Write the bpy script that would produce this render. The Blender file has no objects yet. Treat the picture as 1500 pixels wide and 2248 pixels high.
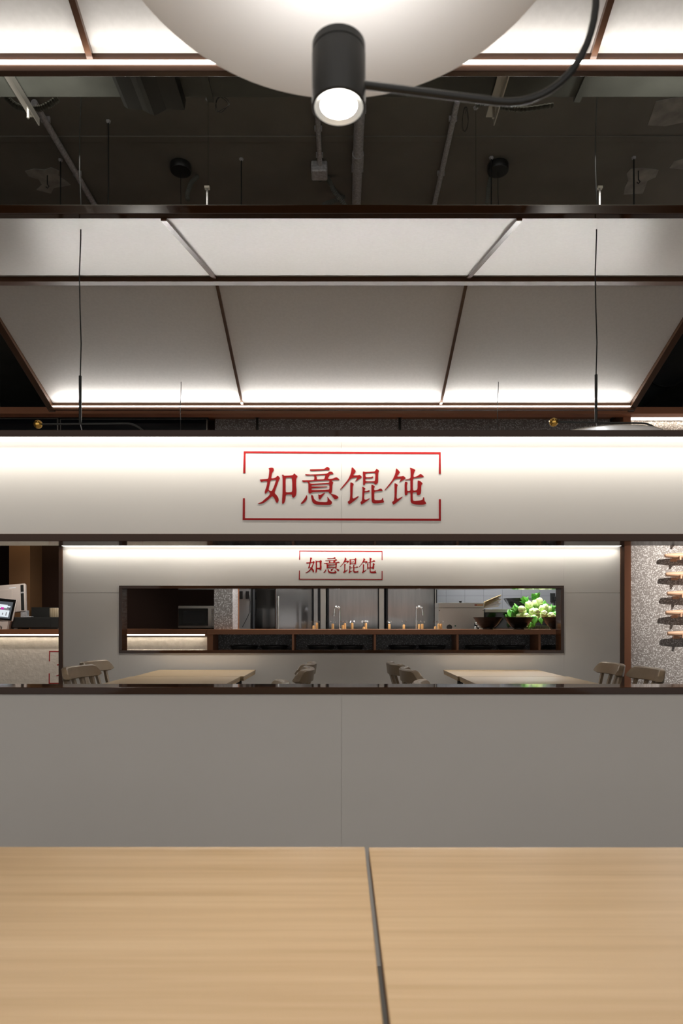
import bpy, bmesh, math, random
from mathutils import Vector, Matrix, Euler
PI = math.pi
sc = bpy.context.scene
COL = sc.collection
rnd = random.Random(7)

# ------------------------------------------------------------------ camera
F = 2248 * 24 / 36.0          # focal length in pixels of the 1500x2248 frame
HZ = 1368.0                   # horizon row
CX = 750.0
CAMZ = 1.10
cam_d = bpy.data.cameras.new('camera')
cam = bpy.data.objects.new('camera', cam_d); COL.objects.link(cam)
cam_d.sensor_fit = 'VERTICAL'; cam_d.sensor_height = 36; cam_d.sensor_width = 24; cam_d.lens = 24
cam_d.shift_y = (HZ - 1124) / 2248
cam_d.clip_start = 0.05
cam_d.dof.use_dof = True; cam_d.dof.focus_distance = 4.2; cam_d.dof.aperture_fstop = 7.0
cam.location = (0, 0, CAMZ); cam.rotation_euler = (PI / 2, 0, 0)
sc.camera = cam

def P(x, y, Y):               # the point that lies at depth Y behind photo position (x, y)
    return Vector(((x - CX) / F * Y, Y, CAMZ + (HZ - y) / F * Y))
def XX(x, Y): return (x - CX) / F * Y
def ZZ(y, Y): return CAMZ + (HZ - y) / F * Y

# ------------------------------------------------------------------ materials
def mat(name, col, rough=0.5, metal=0.0, coat=0.0, spec=0.5, emit=None, es=0.0, aniso=0.0, trans=0.0):
    m = bpy.data.materials.new(name); m.use_nodes = True
    b = m.node_tree.nodes['Principled BSDF']
    b.inputs['Base Color'].default_value = (*col, 1)
    b.inputs['Roughness'].default_value = rough
    b.inputs['Metallic'].default_value = metal
    b.inputs['Coat Weight'].default_value = coat
    b.inputs['Coat Roughness'].default_value = 0.06
    b.inputs['Specular IOR Level'].default_value = spec
    b.inputs['Anisotropic'].default_value = aniso
    b.inputs['Transmission Weight'].default_value = trans
    if emit:
        b.inputs['Emission Color'].default_value = (*emit, 1)
        b.inputs['Emission Strength'].default_value = es
    return m
def nt(m): return m.node_tree.nodes, m.node_tree.links, m.node_tree.nodes['Principled BSDF']
def coords(m, scale=(1, 1, 1)):
    N, L, B = nt(m)
    tc = N.new('ShaderNodeTexCoord'); mp = N.new('ShaderNodeMapping')
    mp.inputs['Scale'].default_value = scale
    L.new(tc.outputs['Object'], mp.inputs['Vector'])
    return mp.outputs['Vector']
def noise_mix(m, c1, c2, scale, lo=0.35, hi=0.65, sc3=(1, 1, 1), detail=4, bump=0.0, vec=None):
    N, L, B = nt(m)
    v = vec or coords(m, sc3)
    n = N.new('ShaderNodeTexNoise'); n.inputs['Scale'].default_value = scale; n.inputs['Detail'].default_value = detail
    L.new(v, n.inputs['Vector'])
    r = N.new('ShaderNodeValToRGB')
    r.color_ramp.elements[0].position = lo; r.color_ramp.elements[0].color = (*c1, 1)
    r.color_ramp.elements[1].position = hi; r.color_ramp.elements[1].color = (*c2, 1)
    L.new(n.outputs['Fac'], r.inputs['Fac']); L.new(r.outputs['Color'], B.inputs['Base Color'])
    if bump:
        b = N.new('ShaderNodeBump'); b.inputs['Strength'].default_value = bump; b.inputs['Distance'].default_value = 0.01
        L.new(n.outputs['Fac'], b.inputs['Height']); L.new(b.outputs['Normal'], B.inputs['Normal'])
    return r
def terrazzo(name, base1, base2, chip1, chip2, scale, rough=0.45, thr=0.33):
    m = mat(name, base1, rough); N, L, B = nt(m); v = coords(m)
    vo = N.new('ShaderNodeTexVoronoi'); vo.inputs['Scale'].default_value = scale; L.new(v, vo.inputs['Vector'])
    rc = N.new('ShaderNodeValToRGB')
    rc.color_ramp.elements[0].position = thr; rc.color_ramp.elements[0].color = (1, 1, 1, 1)
    rc.color_ramp.elements[1].position = thr + 0.10; rc.color_ramp.elements[1].color = (0, 0, 0, 1)
    L.new(vo.outputs['Distance'], rc.inputs['Fac'])
    dn = N.new('ShaderNodeTexNoise'); dn.inputs['Scale'].default_value = scale * 1.6; dn.inputs['Detail'].default_value = 3; L.new(v, dn.inputs['Vector'])
    dm = N.new('ShaderNodeVectorMath'); dm.operation = 'MULTIPLY_ADD'; dm.inputs[1].default_value = (.9 / scale,) * 3
    L.new(dn.outputs['Color'], dm.inputs[0]); L.new(v, dm.inputs[2]); L.new(dm.outputs[0], vo.inputs['Vector'])
    v2 = N.new('ShaderNodeTexVoronoi'); v2.inputs['Scale'].default_value = scale * 1.9; L.new(dm.outputs[0], v2.inputs['Vector'])
    r2 = N.new('ShaderNodeMath'); r2.operation = 'LESS_THAN'; r2.inputs[1].default_value = thr * .8; L.new(v2.outputs['Distance'], r2.inputs[0])
    sep = N.new('ShaderNodeSeparateColor'); L.new(vo.outputs['Color'], sep.inputs['Color'])
    gt = N.new('ShaderNodeMath'); gt.operation = 'GREATER_THAN'; gt.inputs[1].default_value = 0.22
    L.new(sep.outputs['Red'], gt.inputs[0])
    mu = N.new('ShaderNodeMath'); mu.operation = 'MULTIPLY'
    L.new(gt.outputs[0], mu.inputs[0]); L.new(rc.outputs['Color'], mu.inputs[1])
    mm = N.new('ShaderNodeMath'); mm.operation = 'MULTIPLY'; mm.inputs[1].default_value = .75; L.new(r2.outputs[0], mm.inputs[0])
    m1 = mu; mu = N.new('ShaderNodeMath'); mu.operation = 'MAXIMUM'; L.new(m1.outputs[0], mu.inputs[0]); L.new(mm.outputs[0], mu.inputs[1])
    cc = N.new('ShaderNodeMixRGB'); cc.inputs[1].default_value = (*chip1, 1); cc.inputs[2].default_value = (*chip2, 1)
    L.new(sep.outputs['Green'], cc.inputs[0])
    n2 = N.new('ShaderNodeTexNoise'); n2.inputs['Scale'].default_value = 40; L.new(v, n2.inputs['Vector'])
    bb = N.new('ShaderNodeMixRGB'); bb.inputs[1].default_value = (*base1, 1); bb.inputs[2].default_value = (*base2, 1)
    L.new(n2.outputs['Fac'], bb.inputs[0])
    mx = N.new('ShaderNodeMixRGB'); L.new(mu.outputs[0], mx.inputs[0]); L.new(bb.outputs[0], mx.inputs[1]); L.new(cc.outputs[0], mx.inputs[2])
    L.new(mx.outputs[0], B.inputs['Base Color'])
    return m

M = {}
M['acrylic'] = mat('white_acrylic', (0.73, 0.70, 0.66), 0.42)
noise_mix(M['acrylic'], (0.72, 0.69, 0.65), (0.75, 0.72, 0.68), 1.3)
M['seam'] = mat('seam_core', (0.66, 0.61, 0.55), 0.7)  # colour of the core that shows in the panel joints
M['panel'] = mat('canopy_panel', (0.66, 0.645, 0.63), 0.38)
noise_mix(M['panel'], (0.645, 0.625, 0.605), (0.68, 0.66, 0.64), 60, detail=2)
M['lacquer'] = mat('dark_brown_lacquer', (0.046, 0.019, 0.0085), 0.06, spec=0.30)
M['bronze'] = mat('brown_painted_steel', (0.086, 0.042, 0.024), 0.22, spec=0.35)
M['bronze_satin'] = mat('satin_brown_steel', (0.090, 0.044, 0.025), 0.42, spec=0.2)
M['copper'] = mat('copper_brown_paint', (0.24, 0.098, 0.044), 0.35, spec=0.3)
M['copper2'] = mat('lit_copper_paint', (0.46, 0.205, 0.12), 0.35, spec=0.3)  # copper paint brightened, the light falling on it put into the colour
M['darkwood'] = mat('dark_brown_cladding', (0.018, 0.008, 0.005), 0.6, spec=0.12)
M['warmwood'] = mat('brown_cladding', (0.17, 0.085, 0.035), 0.5)
M['red'] = mat('red_lettering', (0.30, 0.005, 0.006), 0.6, spec=0.2)
M['led'] = mat('led_strip', (1, 1, 1), 0.5, emit=(1, 0.93, 0.82), es=26)
M['led_low'] = mat('led_strip_dim', (1, 1, 1), 0.5, emit=(1, 0.90, 0.72), es=13)
M['lens'] = mat('lamp_lens', (1, 1, 1), 0.3, emit=(1, 0.97, 0.92), es=14)
M['lens_ring'] = mat('lamp_lens_ring', (0.55, 0.54, 0.50), 0.3, metal=.6, emit=(1, .97, .9), es=0.12)  # slight glow stands in for lens light caught by the ring
M['disc'] = mat('lamp_disc_paint', (0.76, 0.72, 0.67), 0.45)
M['blackmetal'] = mat('black_metal', (0.022, 0.023, 0.022), 0.36)
M['wire'] = mat('black_cable', (0.012, 0.012, 0.012), 0.5)
M['gold'] = mat('polished_brass', (0.83, 0.50, 0.12), 0.18, metal=1)
M['slab'] = mat('painted_concrete', (0.17, 0.16, 0.145), 0.62)
noise_mix(M['slab'], (0.16, 0.153, 0.13), (0.23, 0.22, 0.19), 1.8, 0.3, 0.75, detail=8, bump=0.15)
M['patch'] = mat('bare_plaster_patch', (0.17, 0.165, 0.15), 0.8)
noise_mix(M['patch'], (0.28, 0.27, 0.25), (0.46, 0.45, 0.41), 9, detail=6)
M['duct'] = mat('dark_duct_paint', (0.07, 0.074, 0.064), 0.38)
noise_mix(M['duct'], (0.05, 0.053, 0.046), (0.10, 0.105, 0.092), 3.5, 0.35, 0.7, detail=7)
M['dark'] = mat('black_paint', (0.010, 0.011, 0.010), 0.7)
M['galv'] = mat('galvanised_steel', (0.5, 0.5, 0.51), 0.5, metal=0.15)
noise_mix(M['galv'], (0.42, 0.42, 0.43), (0.62, 0.62, 0.64), 70)
M['flex'] = mat('grey_corrugated_hose', (0.13, 0.135, 0.12), 0.6)
M['steel'] = mat('brushed_stainless', (0.50, 0.50, 0.50), 0.36, metal=1, aniso=0.5)
M['darksteel'] = mat('polished_dark_stainless', (0.26, 0.26, 0.265), 0.13, metal=1)
noise_mix(M['steel'], (0.43, 0.43, 0.435), (0.49, 0.49, 0.49), 3, sc3=(12, 12, 1))
M['steel_light'] = mat('satin_stainless', (0.56, 0.54, 0.50), 0.40, metal=0.75)
M['chrome'] = mat('chrome', (0.85, 0.85, 0.85), 0.06, metal=1)
M['blackgloss'] = mat('black_gloss', (0.008, 0.008, 0.008), 0.08)
M['bowl'] = mat('black_brown_melamine', (0.010, 0.007, 0.006), 0.28, spec=0.4)
M['plate'] = mat('black_melamine', (0.012, 0.012, 0.012), 0.25)
M['bamboo'] = mat('pale_bamboo_handle', (0.82, 0.46, 0.18), 0.5)
M['pinwood'] = mat('rolling_pin_beech', (0.68, 0.43, 0.29), 0.5)
noise_mix(M['pinwood'], (0.62, 0.39, 0.26), (0.72, 0.47, 0.32), 8, sc3=(1, 12, 12))
M['sheetwood'] = mat('thin_wood_sheet', (0.50, 0.36, 0.18), 0.6)
M['white'] = mat('white_plastic', (0.70, 0.62, 0.57), 0.35)
M['whitecool'] = mat('white_enamel', (0.74, 0.75, 0.76), 0.35)
M['floor'] = mat('grey_floor_tile', (0.16, 0.15, 0.14), 0.4)
M['wall'] = mat('grey_room_wall', (0.20, 0.185, 0.17), 0.7)
M['stucco'] = mat('cream_stucco', (0.66, 0.60, 0.53), 0.85)
noise_mix(M['stucco'], (0.63, 0.57, 0.50), (0.70, 0.64, 0.57), 30, detail=8, bump=0.35)
M['terr'] = terrazzo('grey_terrazzo', (0.20, 0.185, 0.18), (0.30, 0.28, 0.27), (0.74, 0.75, 0.77), (0.42, 0.41, 0.41), 84, thr=0.40)
M['terr_shaded'] = terrazzo('shaded_terrazzo', (0.055, 0.055, 0.058), (0.085, 0.085, 0.09), (0.52, 0.53, 0.56), (0.12, 0.12, 0.13), 80, thr=0.30)  # same terrazzo with the shade under the worktop put into its colour
M['terr_mid'] = terrazzo('mid_terrazzo', (0.09, 0.088, 0.088), (0.13, 0.127, 0.127), (0.60, 0.61, 0.63), (0.28, 0.27, 0.27), 80)
M['leaf'] = mat('bok_choy_leaf', (0.10, 0.42, 0.05), 0.4)
noise_mix(M['leaf'], (0.06, 0.32, 0.03), (0.20, 0.58, 0.08), 18)
M['bulb'] = mat('bok_choy_stalk', (0.72, 0.86, 0.36), 0.35)
noise_mix(M['bulb'], (0.58, 0.78, 0.24), (0.84, 0.92, 0.55), 20)
M['basket'] = mat('pale_basket_plastic', (0.48, 0.55, 0.36), 0.5)
M['screen'] = mat('display_screen', (0.03, 0.033, 0.038), 0.12, emit=(0.08, 0.09, 0.10), es=0.5)
M['screen_gfx'] = mat('display_graphic_pale', (0.6, 0.65, 0.68), 0.3, emit=(0.62, 0.72, 0.80), es=0.35)
M['screen_mag'] = mat('display_graphic_magenta', (0.35, 0.02, 0.25), 0.3, emit=(0.35, 0.02, 0.22), es=0.6)
M['screen_grey'] = mat('display_graphic_grey', (0.1, 0.1, 0.11), 0.3, emit=(0.14, 0.14, 0.15), es=0.6)
M['tv'] = mat('dark_screen_glass', (0.012, 0.015, 0.020), 0.10)
M['labelred'] = mat('red_label', (0.30, 0.02, 0.015), 0.5)
M['knitwood'] = mat('light_wood_canister', (0.50, 0.40, 0.26), 0.5)
noise_mix(M['knitwood'], (0.34, 0.26, 0.15), (0.66, 0.56, 0.40), 5, sc3=(14, 14, 0.6))

def wood(name, c1, c2, c3, rough, stretch):
    m = mat(name, c1, rough, coat=0.12); N, L, B = nt(m); v = coords(m, stretch)
    m.node_tree.nodes['Principled BSDF'].inputs['Coat Roughness'].default_value = 0.3
    n = N.new('ShaderNodeTexNoise'); n.inputs['Scale'].default_value = 1; n.inputs['Detail'].default_value = 6; n.inputs['Roughness'].default_value = 0.6
    L.new(v, n.inputs['Vector'])
    r = N.new('ShaderNodeValToRGB'); e = r.color_ramp.elements
    e[0].position = 0.30; e[0].color = (*c1, 1); e[1].position = 0.72; e[1].color = (*c3, 1)
    k = e.new(0.5); k.color = (*c2, 1)
    L.new(n.outputs['Fac'], r.inputs['Fac']); L.new(r.outputs['Color'], B.inputs['Base Color'])
    return m
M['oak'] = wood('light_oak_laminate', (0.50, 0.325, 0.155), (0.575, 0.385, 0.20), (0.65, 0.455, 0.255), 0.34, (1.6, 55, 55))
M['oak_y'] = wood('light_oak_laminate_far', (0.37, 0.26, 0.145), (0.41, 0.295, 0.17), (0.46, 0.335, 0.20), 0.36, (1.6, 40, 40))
M['edge'] = mat('table_edge_band', (0.42, 0.30, 0.17), 0.5)
M['chair'] = wood('taupe_painted_ash', (0.21, 0.152, 0.098), (0.25, 0.185, 0.122), (0.29, 0.22, 0.15), 0.35, (8, 8, 8))

# tiled kitchen wall
M['wtile'] = mat('pale_wall_tile', (0.62, 0.62, 0.62), 0.3)
M['rduct'] = mat('charcoal_duct', (0.075, 0.078, 0.082), 0.4)
M['tile'] = mat('grey_wall_tile', (0.30, 0.30, 0.31), 0.3)
def tile_nodes():
    m = M['tile']; N, L, B = nt(m); v = coords(m)
    sw = N.new('ShaderNodeSeparateXYZ'); L.new(v, sw.inputs[0]); cb = N.new('ShaderNodeCombineXYZ')
    L.new(sw.outputs['X'], cb.inputs['X']); L.new(sw.outputs['Z'], cb.inputs['Y'])
    b = N.new('ShaderNodeTexBrick'); b.offset = 0; b.inputs['Scale'].default_value = 1
    b.inputs['Brick Width'].default_value = 0.235; b.inputs['Row Height'].default_value = 0.24
    b.inputs['Mortar Size'].default_value = 0.0022
    b.inputs['Color1'].default_value = (0.30, 0.30, 0.31, 1); b.inputs['Color2'].default_value = (0.33, 0.33, 0.34, 1)
    b.inputs['Mortar'].default_value = (0.16, 0.16, 0.17, 1)
    L.new(cb.outputs[0], b.inputs['Vector']); L.new(b.outputs['Color'], B.inputs['Base Color'])
tile_nodes()

# ------------------------------------------------------------------ mesh builder
OFF = {}
def tag(o, label=None, cat=None, group=None, kind=None):
    if label: o['label'] = label
    if cat: o['category'] = cat
    if group: o['group'] = group
    if kind: o['kind'] = kind
    return o
def empty(name, loc=(0, 0, 0), label=None, cat=None, group=None):
    o = bpy.data.objects.new(name, None); COL.objects.link(o); o.location = loc
    o.empty_display_size = 0.1
    OFF[o] = Vector(loc)
    return tag(o, label, cat, group)
class MB:
    def __init__(s): s.bm = bmesh.new()
    def box(s, x0, x1, y0, y1, z0, z1, bev=0.0, mtx=None):
        r = bmesh.ops.create_cube(s.bm, size=1)['verts']
        T = Matrix.Translation(((x0 + x1) / 2, (y0 + y1) / 2, (z0 + z1) / 2)) @ Matrix.Diagonal((abs(x1 - x0), abs(y1 - y0), abs(z1 - z0), 1))
        if mtx is not None: T = mtx @ T
        bmesh.ops.transform(s.bm, matrix=T, verts=r)
        if bev > 0:
            ed = list({e for v in r for e in v.link_edges})
            bmesh.ops.bevel(s.bm, geom=ed, offset=bev, segments=2, affect='EDGES', profile=0.5)
        return s
    def tube(s, pts, r, seg=12, cap=True, radii=None):
        pts = [Vector(p) for p in pts]; rings = []; n = len(pts); up = None
        for i, p in enumerate(pts):
            t = (pts[min(i + 1, n - 1)] - pts[max(i - 1, 0)]).normalized()
            if up is None:
                up = Vector((0, 0, 1)) if abs(t.z) < 0.9 else Vector((1, 0, 0))
            u = t.cross(up)
            if u.length < 1e-5: u = t.orthogonal()
            u.normalize(); w = u.cross(t).normalized(); up = w
            rr = radii[i] if radii else r
            rings.append([s.bm.verts.new(p + (u * math.cos(a) + w * math.sin(a)) * rr) for a in [2 * PI * k / seg for k in range(seg)]])
        for a, b in zip(rings, rings[1:]):
            for k in range(seg):
                s.bm.faces.new((a[k], a[(k + 1) % seg], b[(k + 1) % seg], b[k]))
        if cap:
            s.bm.faces.new(rings[0][::-1]); s.bm.faces.new(rings[-1])
        return s
    def lathe(s, prof, c=(0, 0, 0), seg=40, mtx=None, closed=False):
        c = Vector(c); rings = []; new = []
        for r, z in prof:
            if r < 1e-6:
                v = s.bm.verts.new((0, 0, z)); rings.append([v]); new.append(v)
            else:
                ring = [s.bm.verts.new((r * math.cos(2 * PI * k / seg), r * math.sin(2 * PI * k / seg), z)) for k in range(seg)]
                rings.append(ring); new += ring
        pr = list(zip(rings, rings[1:])) + ([(rings[-1], rings[0])] if closed else [])
        for a, b in pr:
            for k in range(seg):
                k2 = (k + 1) % seg
                if len(a) == 1 and len(b) == 1: continue
                if len(a) == 1: s.bm.faces.new((a[0], b[k2], b[k]))
                elif len(b) == 1: s.bm.faces.new((a[k], a[k2], b[0]))
                else: s.bm.faces.new((a[k], a[k2], b[k2], b[k]))
        T = Matrix.Translation(c)
        if mtx is not None: T = T @ mtx
        bmesh.ops.transform(s.bm, matrix=T, verts=new)
        return s
    def prism(s, poly, y0, y1):            # poly of (x, z), extruded along y
        a = [s.bm.verts.new((x, y0, z)) for x, z in poly]; b = [s.bm.verts.new((x, y1, z)) for x, z in poly]
        s.bm.faces.new(a); s.bm.faces.new(b[::-1]); n = len(poly)
        for k in range(n): s.bm.faces.new((a[k], b[k], b[(k + 1) % n], a[(k + 1) % n]))
        return s
    def slab(s, poly, x0, x1):             # poly of (y, z), extruded along x
        a = [s.bm.verts.new((x0, y, z)) for y, z in poly]; b = [s.bm.verts.new((x1, y, z)) for y, z in poly]
        s.bm.faces.new(a); s.bm.faces.new(b[::-1]); n = len(poly)
        for k in range(n): s.bm.faces.new((a[k], b[k], b[(k + 1) % n], a[(k + 1) % n]))
        return s
    def sphere(s, c, r, scale=(1, 1, 1), u=24, v=14):
        q = bmesh.ops.create_uvsphere(s.bm, u_segments=u, v_segments=v, radius=r)['verts']
        bmesh.ops.transform(s.bm, matrix=Matrix.Translation(c) @ Matrix.Diagonal((*scale, 1)), verts=q)
        return s
    def build(s, name, m, parent=None, smooth=False, label=None, cat=None, group=None, kind=None):
        bmesh.ops.recalc_face_normals(s.bm, faces=s.bm.faces)
        if parent is not None:
            off = OFF[parent]
        elif kind == 'structure':
            off = Vector((0, 0, 0))
        else:
            xs = [v.co for v in s.bm.verts]
            off = Vector(((min(v.x for v in xs) + max(v.x for v in xs)) / 2, (min(v.y for v in xs) + max(v.y for v in xs)) / 2, min(v.z for v in xs)))
        bmesh.ops.translate(s.bm, verts=s.bm.verts, vec=-off)
        me = bpy.data.meshes.new(name); s.bm.to_mesh(me); s.bm.free()
        if smooth:
            me.shade_smooth()
            try: me.set_sharp_from_angle(angle=math.radians(35))
            except Exception: pass
        o = bpy.data.objects.new(name, me); COL.objects.link(o)
        me.materials.append(m)
        if parent is not None: o.parent = parent
        else: o.location = off
        OFF[o] = off
        return tag(o, label, cat, group, kind)
def copy_tree(o, parent=None):
    c = o.copy(); COL.objects.link(c); c.parent = parent
    OFF[c] = OFF.get(o, Vector())
    for ch in list(o.children): copy_tree(ch, c)
    return c
def light(name, kind, loc, energy, color=(1, 0.94, 0.85), rot=(0, 0, 0), **kw):
    d = bpy.data.lights.new(name, kind); d.energy = energy; d.color = color
    for k, v in kw.items(): setattr(d, k, v)
    o = bpy.data.objects.new(name, d); COL.objects.link(o); o.location = loc; o.rotation_euler = rot
    return o
def ordn(i): return ['first', 'second', 'third', 'fourth', 'fifth', 'sixth', 'seventh', 'eighth', 'ninth', 'tenth', 'eleventh', 'twelfth', 'thirteenth', 'fourteenth', 'fifteenth', 'sixteenth'][i]

# ------------------------------------------------------------------ room shell
SLAB = 4.35
MB().box(-5, 5, -2.2, 10.2, -0.1, 0).build('floor', M['floor'], kind='structure')
MB().box(-5, 5, -2.2, 10.2, SLAB, SLAB + 0.15).build('ceiling', M['slab'], kind='structure')
MB().box(-5.1, -5, -2.2, 10.2, 0, SLAB).build('wall_left', M['wall'], kind='structure')
MB().box(5, 5.1, -2.2, 10.2, 0, SLAB).build('wall_right', M['wall'], kind='structure')
MB().box(-5, 5, 10, 10.1, 0, SLAB).build('wall_back', M['dark'], kind='structure')
for i, yy in enumerate((4.55,)):
    MB().box(-5, 5, yy, yy + 0.05, SLAB - 0.008, SLAB + 0.01, 0.003).build('trim_%d' % (i + 1), M['slab'], kind='structure')

# ------------------------------------------------------------------ sign outlines (photo rows of the near sign)
def ca(l): return [(550 + x / 7.5, 1010 + y / 7.5) for x, y in l]
def cb(l): return [(740 + x / 7.143, 1010 + y / 7.143) for x, y in l]
def c3(l): return [(500 + x / 3, 960 + y / 3) for x, y in l]
CH = [
 [ca([(295,140),(320,130),(350,125),(378,135),(385,165),(375,190),(355,215),(342,290),(345,303),(375,302),(415,290),(440,262),(458,262),(488,300),(470,325),(400,520),(400,550),(440,590),(462,635),(465,670),(448,700),(435,710),(420,695),(385,620),(360,597),(335,610),(290,655),(230,700),(170,725),(118,718),(130,708),(180,695),(240,640),(290,600),(315,570),(318,545),(300,515),(288,510),(262,545),(245,556),(232,545),(235,515),(265,430),(278,360),(265,348),(210,350),(178,365),(165,345),(150,325),(165,320),(280,312),(295,295),(305,220),(310,160)]),
  ca([(330,335),(375,326),(418,325),(420,335),(380,450),(348,515),(320,508),(297,492),(310,420)]),
  ca([(515,250),(530,240),(545,245),(550,260),(650,258),(700,248),(720,218),(735,235),(765,258),(775,275),(755,300),(750,400),(758,500),(755,560),(740,600),(712,622),(690,618),(682,600),(680,570),(600,568),(580,580),(575,650),(560,700),(535,725),(520,720),(517,690),(528,500),(527,275)]),
  ca([(578,300),(595,292),(665,290),(680,300),(688,400),(687,510),(670,530),(590,533),(578,520)])],
 [ca([(975,155),(990,152),(1200,150),(1225,140),(1255,113),(1285,120),(1303,140),(1300,165),(1285,172),(1250,165),(1200,172),(985,182)]),
  ca([(897,232),(920,235),(1000,240),(1240,228),(1270,215),(1290,195),(1320,190),(1350,200),(1370,235),(1300,238),(1300,262),(1272,300),(1285,312),(1350,308),(1405,285),(1430,292),(1460,315),(1463,332),(1400,328),(1335,338),(1340,352),(1365,370),(1348,405),(1345,500),(1335,540),(1320,550),(1345,562),(1400,575),(1445,605),(1445,625),(1420,645),(1385,648),(1365,625),(1330,575),(1308,550),(1290,545),(1288,520),(1030,528),(1005,540),(985,553),(958,548),(952,530),(952,400),(945,370),(920,358),(880,368),(855,355),(845,335),(880,335),(1040,332),(1050,310),(1050,265),(1030,252),(910,258)]),
  ca([(1072,255),(1225,245),(1232,255),(1215,310),(1200,318),(1100,322),(1090,315),(1095,290)]),
  ca([(975,358),(1050,348),(1290,335),(1300,345),(1290,375),(1250,380),(1100,388),(1000,392),(965,380)]),
  ca([(1010,415),(1200,400),(1290,397),(1297,410),(1298,480),(1285,488),(1010,497),(1002,480),(1010,465),(1250,447),(1272,440),(1255,433),(1010,440),(1002,428)]),
  ca([(925,572),(935,600),(930,645),(900,690),(850,725),(828,722),(828,710),(860,675),(900,620)]),
  ca([(998,575),(1025,580),(1035,600),(1045,640),(1075,670),(1130,690),(1240,695),(1265,685),(1268,650),(1262,600),(1280,620),(1305,655),(1340,685),(1342,710),(1325,735),(1290,740),(1100,738),(1050,725),(1015,690),(1005,640),(995,600)]),
  ca([(1112,562),(1125,572),(1145,575),(1180,560),(1228,532),(1215,560),(1175,610),(1155,645),(1130,652),(1118,630),(1118,590)])],
 [cb([(228,115),(245,118),(295,170),(285,195),(245,245),(330,240),(355,232),(392,268),(375,282),(280,342),(300,305),(318,280),(300,272),(215,290),(150,370),(90,435),(50,465),(45,460),(100,395),(170,310),(215,210)]),
  cb([(205,352),(225,352),(250,365),(263,385),(247,410),(245,500),(240,580),(250,605),(270,600),(338,562),(335,580),(290,625),(190,700),(178,685),(165,655),(175,645),(195,635),(205,560),(205,450)]),
  cb([(402,182),(415,180),(445,190),(560,182),(585,180),(600,165),(615,135),(640,150),(662,175),(645,205),(645,340),(635,370),(600,385),(585,375),(578,355),(470,352),(440,365),(432,395),(405,395),(407,300)]),
  cb([(445,208),(580,200),(598,210),(600,260),(592,325),(575,335),(460,335),(443,325),(443,300),(455,288),(545,288),(568,275),(565,260),(550,257),(535,268),(460,272),(445,262)]),
  cb([(392,422),(410,423),(440,440),(443,452),(432,470),(433,490),(470,488),(495,472),(512,480),(508,498),(490,503),(440,508),(430,515),(425,560),(425,610),(440,625),(470,618),(512,598),(500,620),(450,655),(388,700),(375,695),(365,665),(370,655),(388,640),(395,560),(398,460)]),
  cb([(535,387),(550,388),(590,410),(592,420),(580,440),(580,465),(590,475),(630,470),(680,447),(700,455),(715,478),(712,488),(650,490),(590,495),(583,520),(583,610),(590,628),(620,632),(680,630),(700,620),(712,590),(722,600),(725,635),(740,655),(725,668),(680,675),(600,682),(570,680),(550,665),(540,640),(538,500)])],
 [cb([(922,135),(938,135),(985,190),(975,210),(935,262),(1020,255),(1040,248),(1078,285),(1060,300),(972,352),(990,318),(1005,295),(985,290),(905,300),(840,385),(780,450),(748,475),(745,468),(800,400),(870,310),(912,215)]),
  cb([(897,367),(915,367),(940,380),(953,397),(940,420),(937,500),(933,590),(942,612),(965,605),(1027,570),(1020,590),(980,630),(885,704),(872,690),(862,660),(870,650),(890,640),(900,570),(900,450)]),
  cb([(1138,120),(1155,125),(1215,145),(1228,160),(1215,180),(1198,230),(1197,265),(1215,268),(1260,250),(1305,217),(1330,230),(1360,258),(1350,270),(1240,280),(1190,290),(1188,380),(1188,465),(1200,482),(1230,478),(1255,465),(1262,430),(1262,325),(1275,322),(1310,335),(1340,365),(1335,380),(1320,395),(1318,500),(1312,530),(1290,550),(1262,552),(1250,540),(1250,512),(1240,505),(1195,508),(1185,520),(1185,600),(1190,635),(1210,642),(1310,635),(1340,620),(1350,582),(1365,585),(1370,640),(1398,675),(1395,688),(1360,700),(1300,703),(1220,698),(1180,685),(1158,665),(1150,640),(1150,520),(1140,508),(1115,510),(1103,520),(1103,545),(1080,556),(1058,548),(1058,345),(1075,340),(1100,345),(1105,365),(1095,400),(1100,480),(1110,488),(1140,485),(1148,470),(1148,320),(1140,305),(1070,318),(1068,310),(1145,290),(1152,260),(1150,160)])]]
BR = [[c3([(105,93),(1402,98),(1403,242),(1390,242),(1390,112),(118,106),(116,236),(102,236)])],
      [c3([(100,402),(113,402),(113,533),(1390,537),(1390,408),(1403,408),(1403,551),(98,545)])]]
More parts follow.
